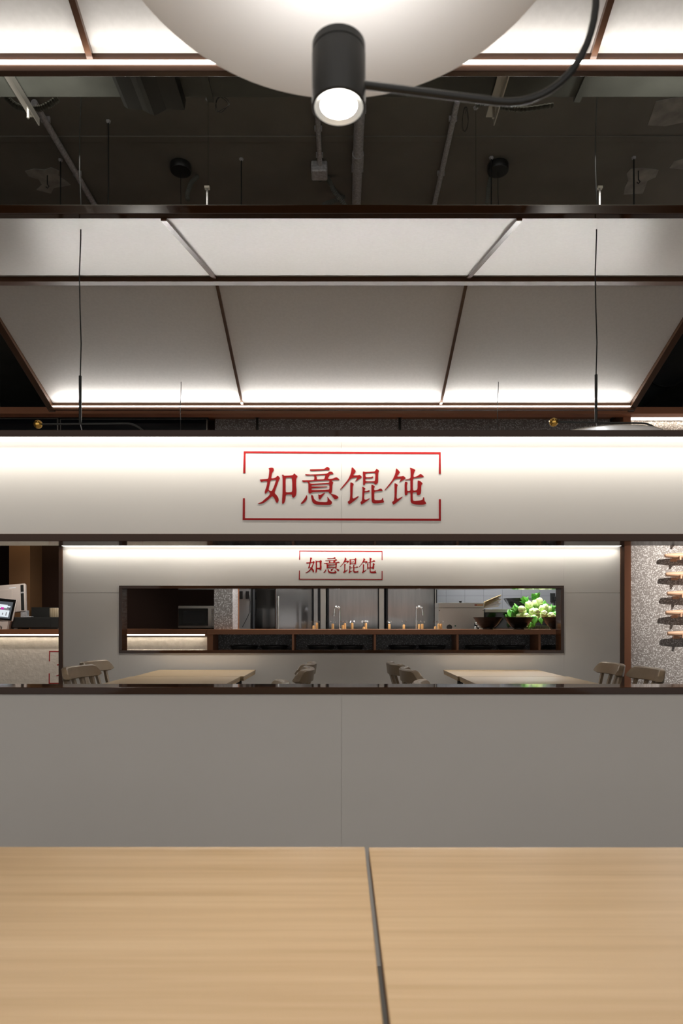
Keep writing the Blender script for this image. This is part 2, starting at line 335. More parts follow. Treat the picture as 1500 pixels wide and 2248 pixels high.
def glyph(name, polys, parent, face_y, z_shift=0.0, cx=0.0, k=1.0 / 684, cz=None, smooth=True):
    """filled outline standing on the vertical face y = face_y (world), made into a mesh 1 mm proud of it"""
    cu = bpy.data.curves.new('outline', 'CURVE'); cu.dimensions = '2D'; cu.fill_mode = 'BOTH'; cu.extrude = 0.0006
    for poly in polys:
        if smooth:      # round off the traced corners a little
            q = []
            n = len(poly)
            for i in range(n):
                a, b = poly[i], poly[(i + 1) % n]
                q.append((a[0] * .8 + b[0] * .2, a[1] * .8 + b[1] * .2)); q.append((a[0] * .2 + b[0] * .8, a[1] * .2 + b[1] * .8))
            poly = q
        sp = cu.splines.new('POLY'); sp.points.add(len(poly) - 1)
        for i, (x, y) in enumerate(poly):
            sp.points[i].co = ((x - 751.0) * k, (1067.0 - y) * k, 0, 1)
        sp.use_cyclic_u = True
    t = bpy.data.objects.new('outline', cu); COL.objects.link(t)
    dg = bpy.context.evaluated_depsgraph_get()
    me = bpy.data.meshes.new_from_object(t.evaluated_get(dg))
    bpy.data.objects.remove(t); bpy.data.curves.remove(cu)
    me.transform(Matrix.Rotation(PI / 2, 4, 'X'))
    off = OFF[parent]
    me.transform(Matrix.Translation(Vector((cx, face_y - 0.0007, cz)) - off))
    me.materials.clear(); me.materials.append(M['red']); me.name = name
    o = bpy.data.objects.new(name, me); COL.objects.link(o); o.parent = parent; OFF[o] = off
    return o
def sign(parent, face_y, cx, cz, k):
    for p in BR: glyph('sign_border', p, parent, face_y, cx=cx, cz=cz, k=k, smooth=False)
    for p in CH: glyph('sign_character', p, parent, face_y, cx=cx, cz=cz, k=k)

# ------------------------------------------------------------------ partitions
PY0, PY1 = 2.19, 5.19
HALF = 2.148
PW = 3.4
G = math.radians
def partition(Y, label, sx):
    p = empty('partition', (0, Y, 0), label, 'partition', None)
    d = 0.11; zo0, zo1 = 0.895, 1.362; zf0, zf1 = 0.872, 1.3855; fx = 1.69; top = 1.6835
    g = 0.0003
    # core between the skins, visible only in the joints
    c = MB(); c.box(-HALF + .03, HALF - .03, Y + .012, Y + d - .012, 0.0, zf0 - .002)
    c.box(-HALF + .03, -fx - .002, Y + .012, Y + d - .012, zf0 - .002, top)
    c.box(fx + .002, HALF - .03, Y + .012, Y + d - .012, zf0 - .002, top)
    c.box(-fx - .002, fx + .002, Y + .012, Y + d - .012, zf1 + .002, top)
    c.build('core', M['seam'], p)
    for (y0, y1) in ((Y, Y + .010), (Y + d - .010, Y + d)):
        for a, b in ((-fx, -g), (g, fx)):
            MB().box(a, b, y0, y1, 0.0, zf0).build('lower_panel', M['acrylic'], p)
            MB().box(a, b, y0, y1, zf1, top).build('sign_panel', M['acrylic'], p)
        for s in (-1, 1):
            a, b = sorted((s * (fx + 2 * g), s * (HALF - .03)))
            MB().box(a, b, y0, y1, 0.0, 1.329).build('side_panel', M['acrylic'], p)
            MB().box(a, b, y0, y1, 1.331, top).build('side_panel', M['acrylic'], p)
    f = MB(); e = .008
    f.box(-fx, fx, Y - e, Y + d + e, zf0, zo0, .0015); f.box(-fx, fx, Y - e, Y + d + e, zo1, zf1, .0015)
    f.box(-fx, -fx + .023, Y - e, Y + d + e, zo0, zo1); f.box(fx - .023, fx, Y - e, Y + d + e, zo0, zo1)
    f.build('opening_frame', M['lacquer'], p)
    for s in (-1, 1):
        a, b = sorted((s * (HALF - .03), s * HALF))
        MB().box(a, b, Y - .012, Y + d + .012, 0, 1.6835, .002).build('end_post', M['bronze'], p)
    MB().box(-HALF, HALF, Y - .055, Y + d + .055, 1.6835, 1.7045, .0015).build('top_rail', M['lacquer'], p)
    MB().box(-HALF + .04, HALF - .04, Y - .051, Y - .001, 1.6820, 1.6838).build('led_strip', M['led_part'], p, label='glowing light strip under the rail')
    MB().box(-HALF + .04, HALF - .04, Y + d + .001, Y + d + .051, 1.6820, 1.6838).build('led_strip', M['led_part'], p, label='glowing light strip under the rail')
    sign(p, Y, sx, CAMZ + 301 / 684.0, 1 / 684.0)
    light('strip_beam', 'AREA', (0, Y - .040, 1.681), PW, (1, .95, .86), rot=(G(-6), 0, 0), shape='RECTANGLE', size=2 * HALF - .1, size_y=.010, spread=math.radians(150))
    return p
M['led_part'] = mat('led_strip_partition', (1, 1, 1), 0.5, emit=(1, 0.97, 0.90), es=1.2)
partition(PY0, 'nearest long white divider with a large red-lettered sign above its see-through opening', 0.002)
partition(PY1, 'farther white divider with the smaller-looking red sign, between the dining tables and the kitchen counter', -0.005)

# ------------------------------------------------------------------ canopies
CW = 7.6
def canopy(dy, dz, label):
    yf, yr, yb = 2.82 + dy, 3.99 + dy, 5.054 + dy
    zf, zr, zb = 2.774 + dz, 3.119 + dz, 2.732 + dz
    p = empty('ceiling_canopy', (0, yr, zb), label, 'ceiling canopy')
    D = 0.735; W = 2.14; th = .012
    xs = [-W, -D, D, W]
    for a, b in zip(xs, xs[1:]):
        MB().slab([(yf, zf), (yr, zr), (yr, zr + th), (yf, zf + th)], a + .002, b - .002).build('panel', M['panel'], p)
        MB().slab([(yr, zr), (yb, zb), (yb, zb + th), (yr, zr + th)], a + .002, b - .002).build('panel', M['panel'], p)
    for x in (-D, D):
        MB().slab([(yf + .0, zf - .012), (yr, zr - .014), (yr, zr), (yf, zf)], x - .012, x + .012).build('divider_bar', M['bronze'], p)
        MB().slab([(yr, zr - .014), (yb, zb - .018), (yb, zb), (yr, zr)], x - .009, x + .009).build('divider_bar', M['bronze'], p)
    MB().box(-W, W, yr - .026, yr + .026, zr - .034, zr + .016, .002).build('ridge_bar', M['bronze_satin'], p)
    MB().box(-W - .03, W + .03, yf - .035, yf, zf - .004, zf + .034, .003).build('front_beam', M['lacquer'], p)
    MB().box(-W - .03, W + .03, yb, yb + .022, zb - .052, zb + .04, .002).build('back_beam', M['bronze'], p)
    for s in (-1, 1):
        a, b = sorted((s * W, s * (W + .045)))
        MB().slab([(yf - .04, zf - .018), (yr, zr - .02), (yr, zr + .03), (yf - .04, zf + .03)], a, b).slab([(yr, zr - .02), (yb + .05, zb - .055), (yb + .05, zb + .03), (yr, zr + .03)], a, b).build('edge_bar', M['bronze'], p)
    MB().box(-W + .004, W - .004, yb - .004, yb + .001, zb - .032, zb - .023).build('led_strip', M['led_can'], p, label='glowing white light strip')
    dn = Vector((0, -1, .30)).normalized()
    light('canopy_beam', 'AREA', (0, yb - .006, zb - .028), CW if dy == 0 else CW * .27, (1, .965, .915), rot=dn.to_track_quat('-Z', 'Y').to_euler(), shape='RECTANGLE', size=2 * W - .06, size_y=.008, spread=math.radians(120))
    return p
M['led_can'] = mat('led_strip_canopy', (1, 1, 1), 0.5, emit=(1, 0.94, 0.86), es=9)
canopy(0, 0, 'farther gabled canopy of white panels in brown frames hanging beyond the near divider')
canopy(-3.06, 0.033, 'nearest gabled white panel canopy with brown frames at the top of the view')

# ------------------------------------------------------------------ pendant lamps
def make_lamp():
    t = empty('pendant_lamp')
    # local frame: spot axis at the origin in x,y; z = 0 at the disc
    b = .185
    MB().lathe([(0, -.002), (.262, -.002), (.2685, -.001), (.27, .001), (.2685, .003), (.262, .004), (0, .004)], seg=96).build('reflector_disc', M['disc'], t, smooth=True, label='pale round disc')
    # spotlight
    s = MB(); s.lathe([(0, -.1495), (.0275, -.1495), (.0287, -.1505), (.0287, -.158), (.0280, -.1587), (.0280, -.160), (.0290, -.1607), (.0290, -.2165), (.0284, -.217), (.0262, -.217), (.0256, -.2125), (0, -.2125)], seg=64)
    sp = s.build('spotlight', M['blackmetal'], t, smooth=True, label='black cylindrical spotlight')
    MB().lathe([(.0168, -.2142), (.0255, -.2166), (.0262, -.2172), (.0268, -.2166), (.0262, -.2128), (.0168, -.2128)], seg=64, closed=True).build('lens_ring', M['lens_ring'], sp, smooth=True)
    MB().lathe([(0, -.2150), (.0090, -.2152), (.0125, -.2142), (.0175, -.2150), (.0215, -.2150), (.0215, -.2135), (0, -.2130)], seg=48).build('lens', M['lens'], sp, smooth=True, label='glowing white lens')
    MB().lathe([(0, -.1492), (.016, -.1492), (.016, -.1496), (0, -.1496)], seg=32).build('uplight_lens', M['uplens'], sp)
    # arm: lower leg from the spot, U bend, upper rod over the disc to the brass ball
    pts = []
    z0, z1 = -.189, .088; R = (z1 - z0) / 2; zc = (z0 + z1) / 2; xb = .300 - R * .86
    for x in (.028, .05, .08, .11, .14): pts.append((x, 0, z0))
    for k in range(0, 29):
        a = -PI / 2 + PI * k / 28
        pts.append((xb + R * .86 * math.cos(a), 0, zc + R * math.sin(a)))
    for x in (.1, .0, -.1, -.20): pts.append((x, 0, z1))
    MB().tube(pts, .0042, 12).build('arm', M['blackmetal'], t, smooth=True)
    MB().sphere((-.208, 0, z1), .019).build('ball', M['gold'], t, smooth=True, label='polished brass ball')
    MB().tube([(-.02, 0, z1), (-.02, 0, z1 + .21)], .0062, 12).build('stem', M['blackmetal'], t, smooth=True)
    MB().tube([(-.02, 0, z1), (-.012, 0, z1 - .03), (0, 0, .003)], .002, 8).build('disc_hanger', M['galv'], t)
    return t
M['uplens'] = mat('uplight_lens', (1, 1, 1), 0.3, emit=(0.97, 0.98, 1.0), es=190)
LAMPS = []
lamp0 = make_lamp()
def lamp(x, y, z, rz, label, tilt=(0, 0), power=9, first=False):
    r = lamp0 if first else copy_tree(lamp0)
    r.location = (x, y, z); r.rotation_euler = (tilt[0], tilt[1], rz)
    tag(r, label, 'pendant lamp', 'disc pendant lamps over the tables')
    # its own cable and ceiling cup, world-vertical, added as parts below
    LAMPS.append((r, Vector((x, y, z)), rz, power))
    return r
lamp(-.003, .739, 1.875, math.radians(9), 'large blurred disc lamp with lit black spotlight right above the foreground table', power=10, first=True)
LX = [(-1.13, 2.99, 'left'), (1.10, 2.99, 'right')]
LL = lamp(-1.125, 2.99, 1.885, math.radians(-2), 'disc lamp with brass ball hanging on the left just behind the near divider')
for ch in LL.children:
    if ch.name.startswith('reflector_disc'): ch.rotation_euler = (math.radians(5), 0, 0)
lamp(1.135, 2.99, 1.890, math.radians(2), 'disc lamp with brass ball hanging on the right just behind the near divider')
lamp(-1.12, 4.84, 1.870, 0, 'disc lamp on the thin left-hand wire in front of the farther divider')
lamp(1.13, 4.84, 1.870, 0, 'disc lamp on the thin right-hand wire in front of the farther divider')
bpy.context.view_layer.update()
for r, c, rz, pw in LAMPS:
    # drop cable + cup in lamp coordinates
    top = SLAB - c.z
    sx = -.02
    near = c.y > 4 or c.y < 1
    r_cable = MB(); wob = .004
    pts = [(sx + wob * math.sin(k * 1.7) * (0 if k in (0, 14) else 1), 0, .088 + .2 + (top - .05 - .278) * k / 14) for k in range(15)]
    r_cable.tube(pts, .0028 if c.y < 4 else .0022, 8)
    o = r_cable.build('cable', M['wire'], None, smooth=True)
    o.location = (0, 0, 0)
    OFF[o] = Vector()
    me = o.data
    # build() moved the mesh to its own base point: shift back, then parent
    bx = [Vector(q) for q in pts]
    lo = Vector(((min(q.x for q in bx) + max(q.x for q in bx)) / 2, 0, min(q.z for q in bx)))
    me.transform(Matrix.Translation(lo)); o.parent = r
    cup = MB().lathe([(0, top), (.072, top), (.074, top - .006), (.074, top - .044), (.070, top - .05), (0, top - .05)], c=(sx, 0, 0), seg=40)
    co = cup.build('ceiling_cup', M['blackgloss2'] if 'blackgloss2' in M else M['blackmetal'], None, smooth=True)
    co.data.transform(Matrix.Translation((sx, 0, top - .05))); co.location = (0, 0, 0); co.parent = r
    # the lit spotlight itself
    d = Vector((0, 0, -.222)); d.rotate(Euler((0, 0, rz)))
    light('spot_beam', 'SPOT', c + d, pw * 1.0, (1, .95, .88), spot_size=math.radians(115), spot_blend=0.8, shadow_soft_size=0.02)

# ------------------------------------------------------------------ foreground tables
def fg_table(x0, x1, y0, y1, label, px):
    t = empty('dining_table', ((x0 + x1) / 2, (y0 + y1) / 2, 0), label, 'table', 'foreground dining tables')
    MB().box(x0, x1, y0, y1, .728, .750, .0015).build('tabletop', M['oak'], t)
    MB().box(x0 + .004, x1 - .004, y0 + .004, y1 - .004, .722, .728).build('edge_band', M['edge'], t)
    MB().tube([(px, (y0 + y1) / 2, .02), (px, (y0 + y1) / 2, .722)], .035, 20).build('pedestal', M['blackmetal'], t, smooth=True)
    MB().box(px - .22, px + .22, (y0 + y1) / 2 - .22, (y0 + y1) / 2 + .22, 0, .02, .004).build('base_plate', M['blackmetal'], t)
fg_table(-1.16, .0365, .30, 1.069, 'left foreground table with pale oak top beside the dark joint', -.56)
fg_table(.0425, 1.24, .30, 1.067, 'right foreground table with pale oak top beside the dark joint', .64)

# ------------------------------------------------------------------ far tables
def far_table(x0, x1, y0, y1, label):
    t = empty('dining_table', ((x0 + x1) / 2, (y0 + y1) / 2, 0), label, 'table', 'dining tables before the farther divider')
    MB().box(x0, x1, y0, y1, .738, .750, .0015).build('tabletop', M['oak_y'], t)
    MB().slab([(y0, .737), (y1, .737), (y1 - .02, .718), (y0 + .02, .718)], x0 + .002, x1 - .002).build('bevelled_edge', M['edge'], t)
    cx, cy = (x0 + x1) / 2, (y0 + y1) / 2
    for lx in (x0 + .12, x1 - .12):
        for ly in (y0 + .035, y1 - .035):
            MB().box(lx - .02, lx + .02, ly - .02, ly + .02, 0, .719, .003).build('leg', M['blackmetal'], t)
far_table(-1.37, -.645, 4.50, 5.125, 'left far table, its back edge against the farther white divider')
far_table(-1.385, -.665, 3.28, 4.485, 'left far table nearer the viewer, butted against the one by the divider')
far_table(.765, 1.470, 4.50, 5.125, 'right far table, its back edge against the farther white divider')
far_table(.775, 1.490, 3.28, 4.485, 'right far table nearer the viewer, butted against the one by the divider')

# ------------------------------------------------------------------ chairs (back along local +X edge, seat towards -X)
def make_chair():
    t = empty('dining_chair')
    w = .20
    s = MB(); s.box(-.20, .20, -.205, .205, .435, .462, .012); s.build('seat', M['chair'], t, smooth=True)
    for lx, ly in ((-.17, -.17), (-.17, .17), (.16, -.17), (.16, .17)):
        MB().tube([(lx * 1.18, ly * 1.12, 0), (lx, ly, .437)], .014, 12, radii=[.012, .019]).build('leg', M['chair'], t, smooth=True)
    for ly in (-1, 1):
        MB().tube([(-.18, ly * .178, .2), (.175, ly * .178, .2)], .009, 10).build('stretcher', M['chair'], t, smooth=True)
    # curved top rail
    bm = MB(); n = 20; R = .33; a0 = math.asin(.205 / R)
    def xc(y): return .285 - (R - math.sqrt(R * R - y * y)) * 0.85     # concave towards the sitter
    th = .030; prof = []
    rows = []
    for i in range(n + 1):
        y = -.205 + .41 * i / n
        u = abs(y) / .205
        zt = .862 - (.030 * max(0, (u - .80) / .20) ** 2); zb = .792 + (.012 * max(0, (u - .85) / .15) ** 2)
        xo = xc(y)
        ring = [(xo - .004, zt - .006), (xo + .004, zt), (xo + th - .006, zt - .001), (xo + th, zt - .008), (xo + th - .008, zb + .003), (xo + th - .014, zb), (xo - .012, zb), (xo - .016, zb + .004)]
        rows.append([bm.bm.verts.new((x, y, z)) for x, z in ring])
    for a, b in zip(rows, rows[1:]):
        for k in range(8): bm.bm.faces.new((a[k], a[(k + 1) % 8], b[(k + 1) % 8], b[k]))
    bm.bm.faces.new(rows[0]); bm.bm.faces.new(rows[-1][::-1])
    bm.build('top_rail', M['chair'], t, smooth=True)
    for ly in (-.165, -.083, 0, .083, .165):
        q = MB()
        y2 = ly; x2 = xc(y2) + .004
        x1 = .175; y1 = ly * .92
        a = Vector((x1, y1, .455)); b = Vector((x2 + .002, y2, .80))
        wv = .013
        for dx0, dx1 in ((-.008, .008),):
            vs = []
            for p_ in (a, b):
                for dx, dy in ((-.008, -wv), (.008, -wv), (.008, wv), (-.008, wv)):
                    vs.append(q.bm.verts.new(p_ + Vector((dx, dy, 0))))
            for k in range(4): q.bm.faces.new((vs[k], vs[(k + 1) % 4], vs[4 + (k + 1) % 4], vs[4 + k]))
            q.bm.faces.new(vs[:4][::-1]); q.bm.faces.new(vs[4:])
        q.build('spindle', M['chair'], t)
    return t
ch0 = make_chair(); CHN = [0]
def chair(x, y, rz, label):
    c = ch0 if CHN[0] == 0 else copy_tree(ch0)
    CHN[0] += 1
    c.location = (x, y, 0); c.rotation_euler = (0, 0, rz)
    tag(c, label, 'chair', 'wooden dining chairs around the far tables')
G = math.radians
# outer left chairs: backs on the -X side
chair(-1.205, 3.78, PI + G(-3), 'taupe wooden chair, leftmost and nearer of the two at the far left table')
chair(-1.297, 4.27, PI + G(-3), 'taupe wooden chair at the far left table, the one closer to the farther divider')
chair(1.353, 4.08, G(-4), 'taupe wooden chair right of the right far table, next to the dark end post')
chair(1.385, 3.66, G(-3), 'taupe wooden chair, rightmost of all, before the terrazzo wall')
# inner chairs, facing away from the aisle
chair(-.465, 4.15, G(-4), 'taupe wooden chair on the left of the aisle, farthest back of that row of three')
chair(-.458, 3.65, G(0), 'taupe wooden chair on the left of the aisle, middle of that row of three')
chair(-.52, 2.74, G(3), 'taupe wooden chair left of the aisle with only its rail tip above the near ledge')
chair(.588, 4.16, PI + G(6), 'taupe wooden chair on the right of the aisle, farthest back of that row of three')
chair(.622, 3.63, PI + G(2), 'taupe wooden chair on the right of the aisle, middle of that row of three')
chair(.60, 2.74, PI + G(-3), 'taupe wooden chair right of the aisle with only its rail tip above the near ledge')

# ------------------------------------------------------------------ slab services
def rod(x, ytop, label, yb=460, r=.0045, m='blackmetal', tip=None, ztop=SLAB, cut=None):
    Y = (ztop - CAMZ) * F / (HZ - ytop)
    X = XX(x, Y)
    # ends on the back of the canopy panels
    if 2.82 < Y < 5.05:
        zc = (2.774 + (Y - 2.82) * .2846 if Y < 3.99 else 3.107 - (Y - 3.99) * .3524) + .012
    else: zc = 2.78
    t = empty('hanger_rod', (X, Y, zc), label, 'hanger rod', 'threaded rods holding the canopy')
    MB().tube([(X, Y, zc), (X, Y, ztop)], r, 8).build('rod', M[m], t)
    MB().lathe([(0, 0), (.016, 0), (.016, -.008), (.008, -.016), (0, -.016)], c=(X, Y, ztop), seg=6).build('anchor_nut', M['galv'], t)
rod(238, 265, 'thin dark rod hanging from the slab, second from the left')
rod(133, 350, 'thin dark rod hanging from the slab at the far left by the plaster patch')
rod(530, 348, 'thin dark rod hanging from the slab right of the left ceiling cup')
rod(1079, 345, 'thin dark rod crossing in front of the right ceiling cup')
rod(1392, 345, 'thin dark rod hanging from the slab by the right plaster patch', r=.0055)
rod(457, 216, 'hair-thin wire hanging left of the centre of the slab', r=.0012)
rod(1045, 235, 'hair-thin wire hanging right of the long slanting conduit', r=.0012)
for x, lab in ((455, 'short bright metal rod with flat tip standing behind the left ceiling beam'), (1317, 'short bright metal rod with cross tip standing behind the right ceiling beam')):
    Y = 3.3; p = P(x, 412, Y)
    t = empty('support_stud', (p.x, Y, 2.92), lab, 'stud')
    MB().tube([(p.x, Y, 2.92), (p.x, Y, p.z)], .0045, 8).build('rod', M['galv'], t)
    MB().box(p.x - .012, p.x + .012, Y - .01, Y + .01, p.z - .006, p.z + .004).build('nut', M['steel_light'], t)
def pipe(x, y0, y1, r, label, name='conduit_pipe', ext=0.35, m='galv', cy=None):
    zz = SLAB - r - .012
    Y0 = (zz - CAMZ) * F / (HZ - y0); Y1 = (zz - CAMZ) * F / (HZ - y1) + ext
    X = x
    t = empty(name, (X, (Y0 + Y1) / 2, zz), label, 'conduit')
    MB().tube([(X, Y0, zz), (X, Y1, zz)], r, 16).build('pipe', M[m], t, smooth=True)
    for f in (.12, .5, .88):
        Y = Y0 + (Y1 - Y0) * f
        MB().box(X - r - .008, X + r + .008, Y - .008, Y + .008, zz, SLAB).build('saddle_clamp', M['galv'], t)
    return t, zz
pipe(-1.90, 225, 450, .021, 'thin grey conduit slanting across the slab at the left')
pipe(.715, 222, 450, .018, 'thin grey conduit slanting across the slab right of centre')
t, zz = pipe(.113, 200, 450, .034, 'thick grey vertical-looking pipe with a coupling, just right of the lamp')
Yc = (zz - CAMZ) * F / (HZ - 352)
MB().tube([(.113, Yc - .07, zz), (.113, Yc + .07, zz)], .041, 16).build('coupling', M['galv'], t, smooth=True)
t, zz = pipe(-.152, 200, 362, .017, 'grey conduit ending in a junction box behind the hanging lamp', ext=0)
Yj = (zz - CAMZ) * F / (HZ - 362)
MB().box(-.215, -.10, Yj - .01, Yj + .10, zz - .05, SLAB, .01).build('junction_box', M['galv'], t)
def hose(pts, r, label, parent=None):
    # corrugated hose
    P2 = []
    pts = [Vector(p) for p in pts]
    for i in range(len(pts) - 1):
        a = pts[max(i - 1, 0)]; b = pts[i]; c = pts[i + 1]; d = pts[min(i + 2, len(pts) - 1)]
        for k in range(14):
            t_ = k / 14
            P2.append(.5 * ((2 * b) + (c - a) * t_ + (2 * a - 5 * b + 4 * c - d) * t_ ** 2 + (3 * b - a - 3 * c + d) * t_ ** 3))
    P2.append(pts[-1])
    rad = [r * (1 + (.16 if i % 2 else -.06)) for i in range(len(P2))]
    return MB().tube(P2, r, 10, radii=rad).build('flexible_hose', M['flex'], parent, smooth=False, label=label, cat='hose')
Yh = 4.9
hose([(-.158, 4.93, 4.30), P(715, 385, 4.95), P(733, 418, 5.0), P(750, 440, 5.05), P(766, 462, 5.1)], .016, 'dark corrugated hose curling down from the junction box')
hose([P(755, 432, 5.2), P(738, 440, 5.15), P(715, 448, 5.15), P(700, 462, 5.15)], .016, 'pale corrugated hose tip just above the ceiling beam near the centre')
hose([P(15, 214, 2.75), P(35, 232, 2.75), P(62, 240, 2.75), P(95, 236, 2.75), P(128, 216, 2.75)], .011, 'grey corrugated hose looped under the bracket at top left')
hose([P(1045, 231, 2.8), P(1075, 226, 2.8), P(1110, 237, 2.8), P(1150, 240, 2.8), P(1215, 231, 2.8)], .009, 'grey corrugated hose lying under the duct behind the lamp arm')
hose([P(413, 440, 4.86), P(412, 425, 4.86), P(420, 402, 4.9), P(434, 388, 4.95)], .014, 'short dark flexible hose right beside the left ceiling cup')
hose([P(1070, 448, 4.9), P(1072, 420, 4.9), P(1076, 395, 4.92), P(1080, 372, 4.96)], .013, 'short dark flexible hose below the right ceiling cup')
# loops of wire
for (x, y, r, lab) in ((488, 230, 15, 'small tangle of black wire under the duct left of the lamp'), (1022, 262, 12, 'faint loop of thin wire hanging beside the slanting conduit')):
    w = MB(); Y = 2.75 if x < 600 else 4.3
    k = Y / F
    c = P(x, y, Y)
    for j in range(2):
        pts = [c + Vector((r * k * (1 + .15 * j) * math.cos(a) * (.9 if x < 600 else .5), .01 * math.sin(2 * a + j), r * k * (1 if x < 600 else 2.2) * math.sin(a + j * .3))) for a in [2 * PI * i / 24 for i in range(25)]]
        w.tube(pts, .0012, 6, cap=False)
    w.tube([c + Vector((0, 0, r * k)), c + Vector((.01, 0, 3.0 * r * k if x > 600 else 1.3 * r * k))], .0012, 6)
    w.build('wire_coil', M['wire'], label=lab, cat='wire')
# plaster patches on the slab (ragged outlines)
def patch(pts, label):
    poly = []
    for x, y in pts:
        Y = (SLAB - CAMZ) * F / (HZ - y); poly.append((XX(x, Y), Y))
    b = MB(); n = len(poly); top = []; bot = []
    for (x, y) in poly:
        top.append(b.bm.verts.new((x, y, SLAB))); bot.append(b.bm.verts.new((x, y, SLAB - .004)))
    b.bm.faces.new(top); b.bm.faces.new(bot[::-1])
    for k in range(n): b.bm.faces.new((top[k], top[(k + 1) % n], bot[(k + 1) % n], bot[k]))
    b.build('plaster_patch', M['patch'], label=label, cat='plaster patch')
patch([(55, 375), (75, 370), (98, 372), (112, 367), (130, 374), (128, 385), (150, 400), (155, 405), (118, 412), (112, 424), (80, 416), (92, 405), (85, 393), (62, 386)], 'ragged pale patch on the dark slab at the left')
patch([(1385, 370), (1410, 368), (1447, 372), (1440, 388), (1422, 396), (1412, 424), (1370, 426), (1372, 410), (1380, 396), (1376, 380)], 'ragged pale patch on the dark slab at the right, near the thin rod')
patch([(1440, 222), (1500, 210), (1500, 268), (1460, 276), (1422, 274), (1432, 248)], 'ragged pale patch on the dark slab at the upper right edge')
patch([(1500, 348), (1480, 354), (1470, 368), (1500, 371)], 'small pale patch on the dark slab at the far right edge')
for x, y, lab in ((104, 398, 'small dark hook on the left plaster patch'), (1402, 388, 'small dark hook on the right plaster patch')):
    Y = (SLAB - CAMZ) * F / (HZ - y + 14); p = P(x, y, Y)
    MB().tube([(p.x, Y, SLAB - .004), (p.x, Y, p.z - .02), (p.x + .012, Y, p.z - .035), (p.x, Y, p.z - .05), (p.x - .01, Y, p.z - .04)], .004, 8).build('ceiling_hook', M['blackmetal'], label=lab, cat='hook')
# rectangular duct across, with its take-off collar
t = empty('air_duct', (0, 2.33, 3.1), 'wide dark rectangular duct running across above the two canopies', 'duct')
MB().box(-4.2, 4.2, 2.08, 2.60, 3.10, 3.45, .006).build('duct_body', M['duct'], t)
for x in (-3.3, -1.9, -.5, .9, 2.3, 3.7):
    MB().box(x - .012, x + .012, 2.07, 2.612, 3.092, 3.46).build('joint_flange', M['duct'], t)
    for yy in (2.15, 2.53): MB().tube([(x, yy, 3.46), (x, yy, SLAB)], .005, 8).build('hanger', M['blackmetal'], t)
poly = [(-.83, 3.10), (-.83, 3.075), (-.815, 3.066), (-.76, 3.062), (-.735, 3.048), (-.715, 3.040), (-.695, 3.050), (-.67, 3.064), (-.60, 3.062), (-.595, 3.10)]
MB().prism(poly, 2.16, 2.61).build('collar', M['blackmetal'], t, label='black sagging collar under the duct')
for x, lab in ((-1.208, 'pale steel angle strut poking out below the duct at the left'), (.585, 'pale steel angle strut poking out below the duct behind the lamp arm')):
    t = empty('steel_strut', (x, 2.4, 3.09), lab, 'strut', 'angle struts under the duct')
    s = MB(); s.box(x - .018, x + .018, 2.05, 2.68, 3.086, 3.09); s.box(x + .014, x + .018, 2.05, 2.69, 3.06, 3.09)
    s.build('angle', M['steel_light'], t)
    MB().tube([(x, 2.63, 3.045), (x, 2.63, 3.099)], .005, 8).build('bolt', M['steel_light'], t)
# suspended from slab
# round duct on the right
t = empty('round_duct', (3.6, 7.4, 3.6), 'thick black round duct at the right edge beyond the canopy', 'duct')
MB().tube([(3.62, 5.4, 3.98), (3.62, 9.98, 3.98)], .24, 40).build('duct_body', M['rduct'] if 'rduct' in M else M['blackmetal'], t, smooth=True)
s = MB()
for Y in (6.2, 7.6, 9.0):
    s.tube([(3.62, Y, 3.98), (3.62, Y + .03, 3.98)], .252, 40); s.box(3.61, 3.63, Y + .01, Y + .02, 4.2, SLAB)
s.build('hanger_band', M['blackmetal'], t, smooth=True)

# ------------------------------------------------------------------ back beam, screens, lintel
BY = 6.40
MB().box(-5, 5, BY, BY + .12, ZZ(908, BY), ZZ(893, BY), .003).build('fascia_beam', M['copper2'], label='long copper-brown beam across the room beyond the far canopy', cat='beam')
XP = XX(470, 6.75)
t = empty('lintel', (0, 6.75, 2.3), 'terrazzo-faced lintel above the kitchen hatch, under the copper beam', 'lintel')
MB().box(XX(472, 6.7), XX(1362, 6.45), 6.70, 6.82, 2.30, 3.11).build('terrazzo_face', M['terr'], t)
MB().box(XX(455, 6.6), XX(1362, 6.45), 6.52, 6.84, 3.102, 3.125, .002).build('soffit', M['copper'], t, label='copper-brown soffit')
def tvs(x0, x1, y0, lab):
    Y = 6.62; zt = ZZ(y0, Y); X0, X1 = XX(x0, Y), XX(x1, Y)
    t = empty('menu_screen', ((X0 + X1) / 2, Y, zt - .62), lab, 'screen', 'dark menu screens above the cashier')
    MB().box(X0, X1, Y, Y + .05, zt - .62, zt, .003).build('bezel', M['steel_light'], t)
    MB().box(X0 + .008, X1 - .008, Y - .004, Y + .002, zt - .612, zt - .010).build('display', M['tv'], t)
tvs(-140, 127, 918, 'dark menu screen at the far left under the copper beam')
tvs(132, 455, 919, 'dark menu screen under the copper beam, immediately left of the terrazzo')
MB().box(-5, XX(472, 6.7), 6.67, 6.80, 2.30, 3.07).build('bulkhead', M['darkwood'], label='dark brown bulkhead carrying the menu screens above the cashier', cat='bulkhead')
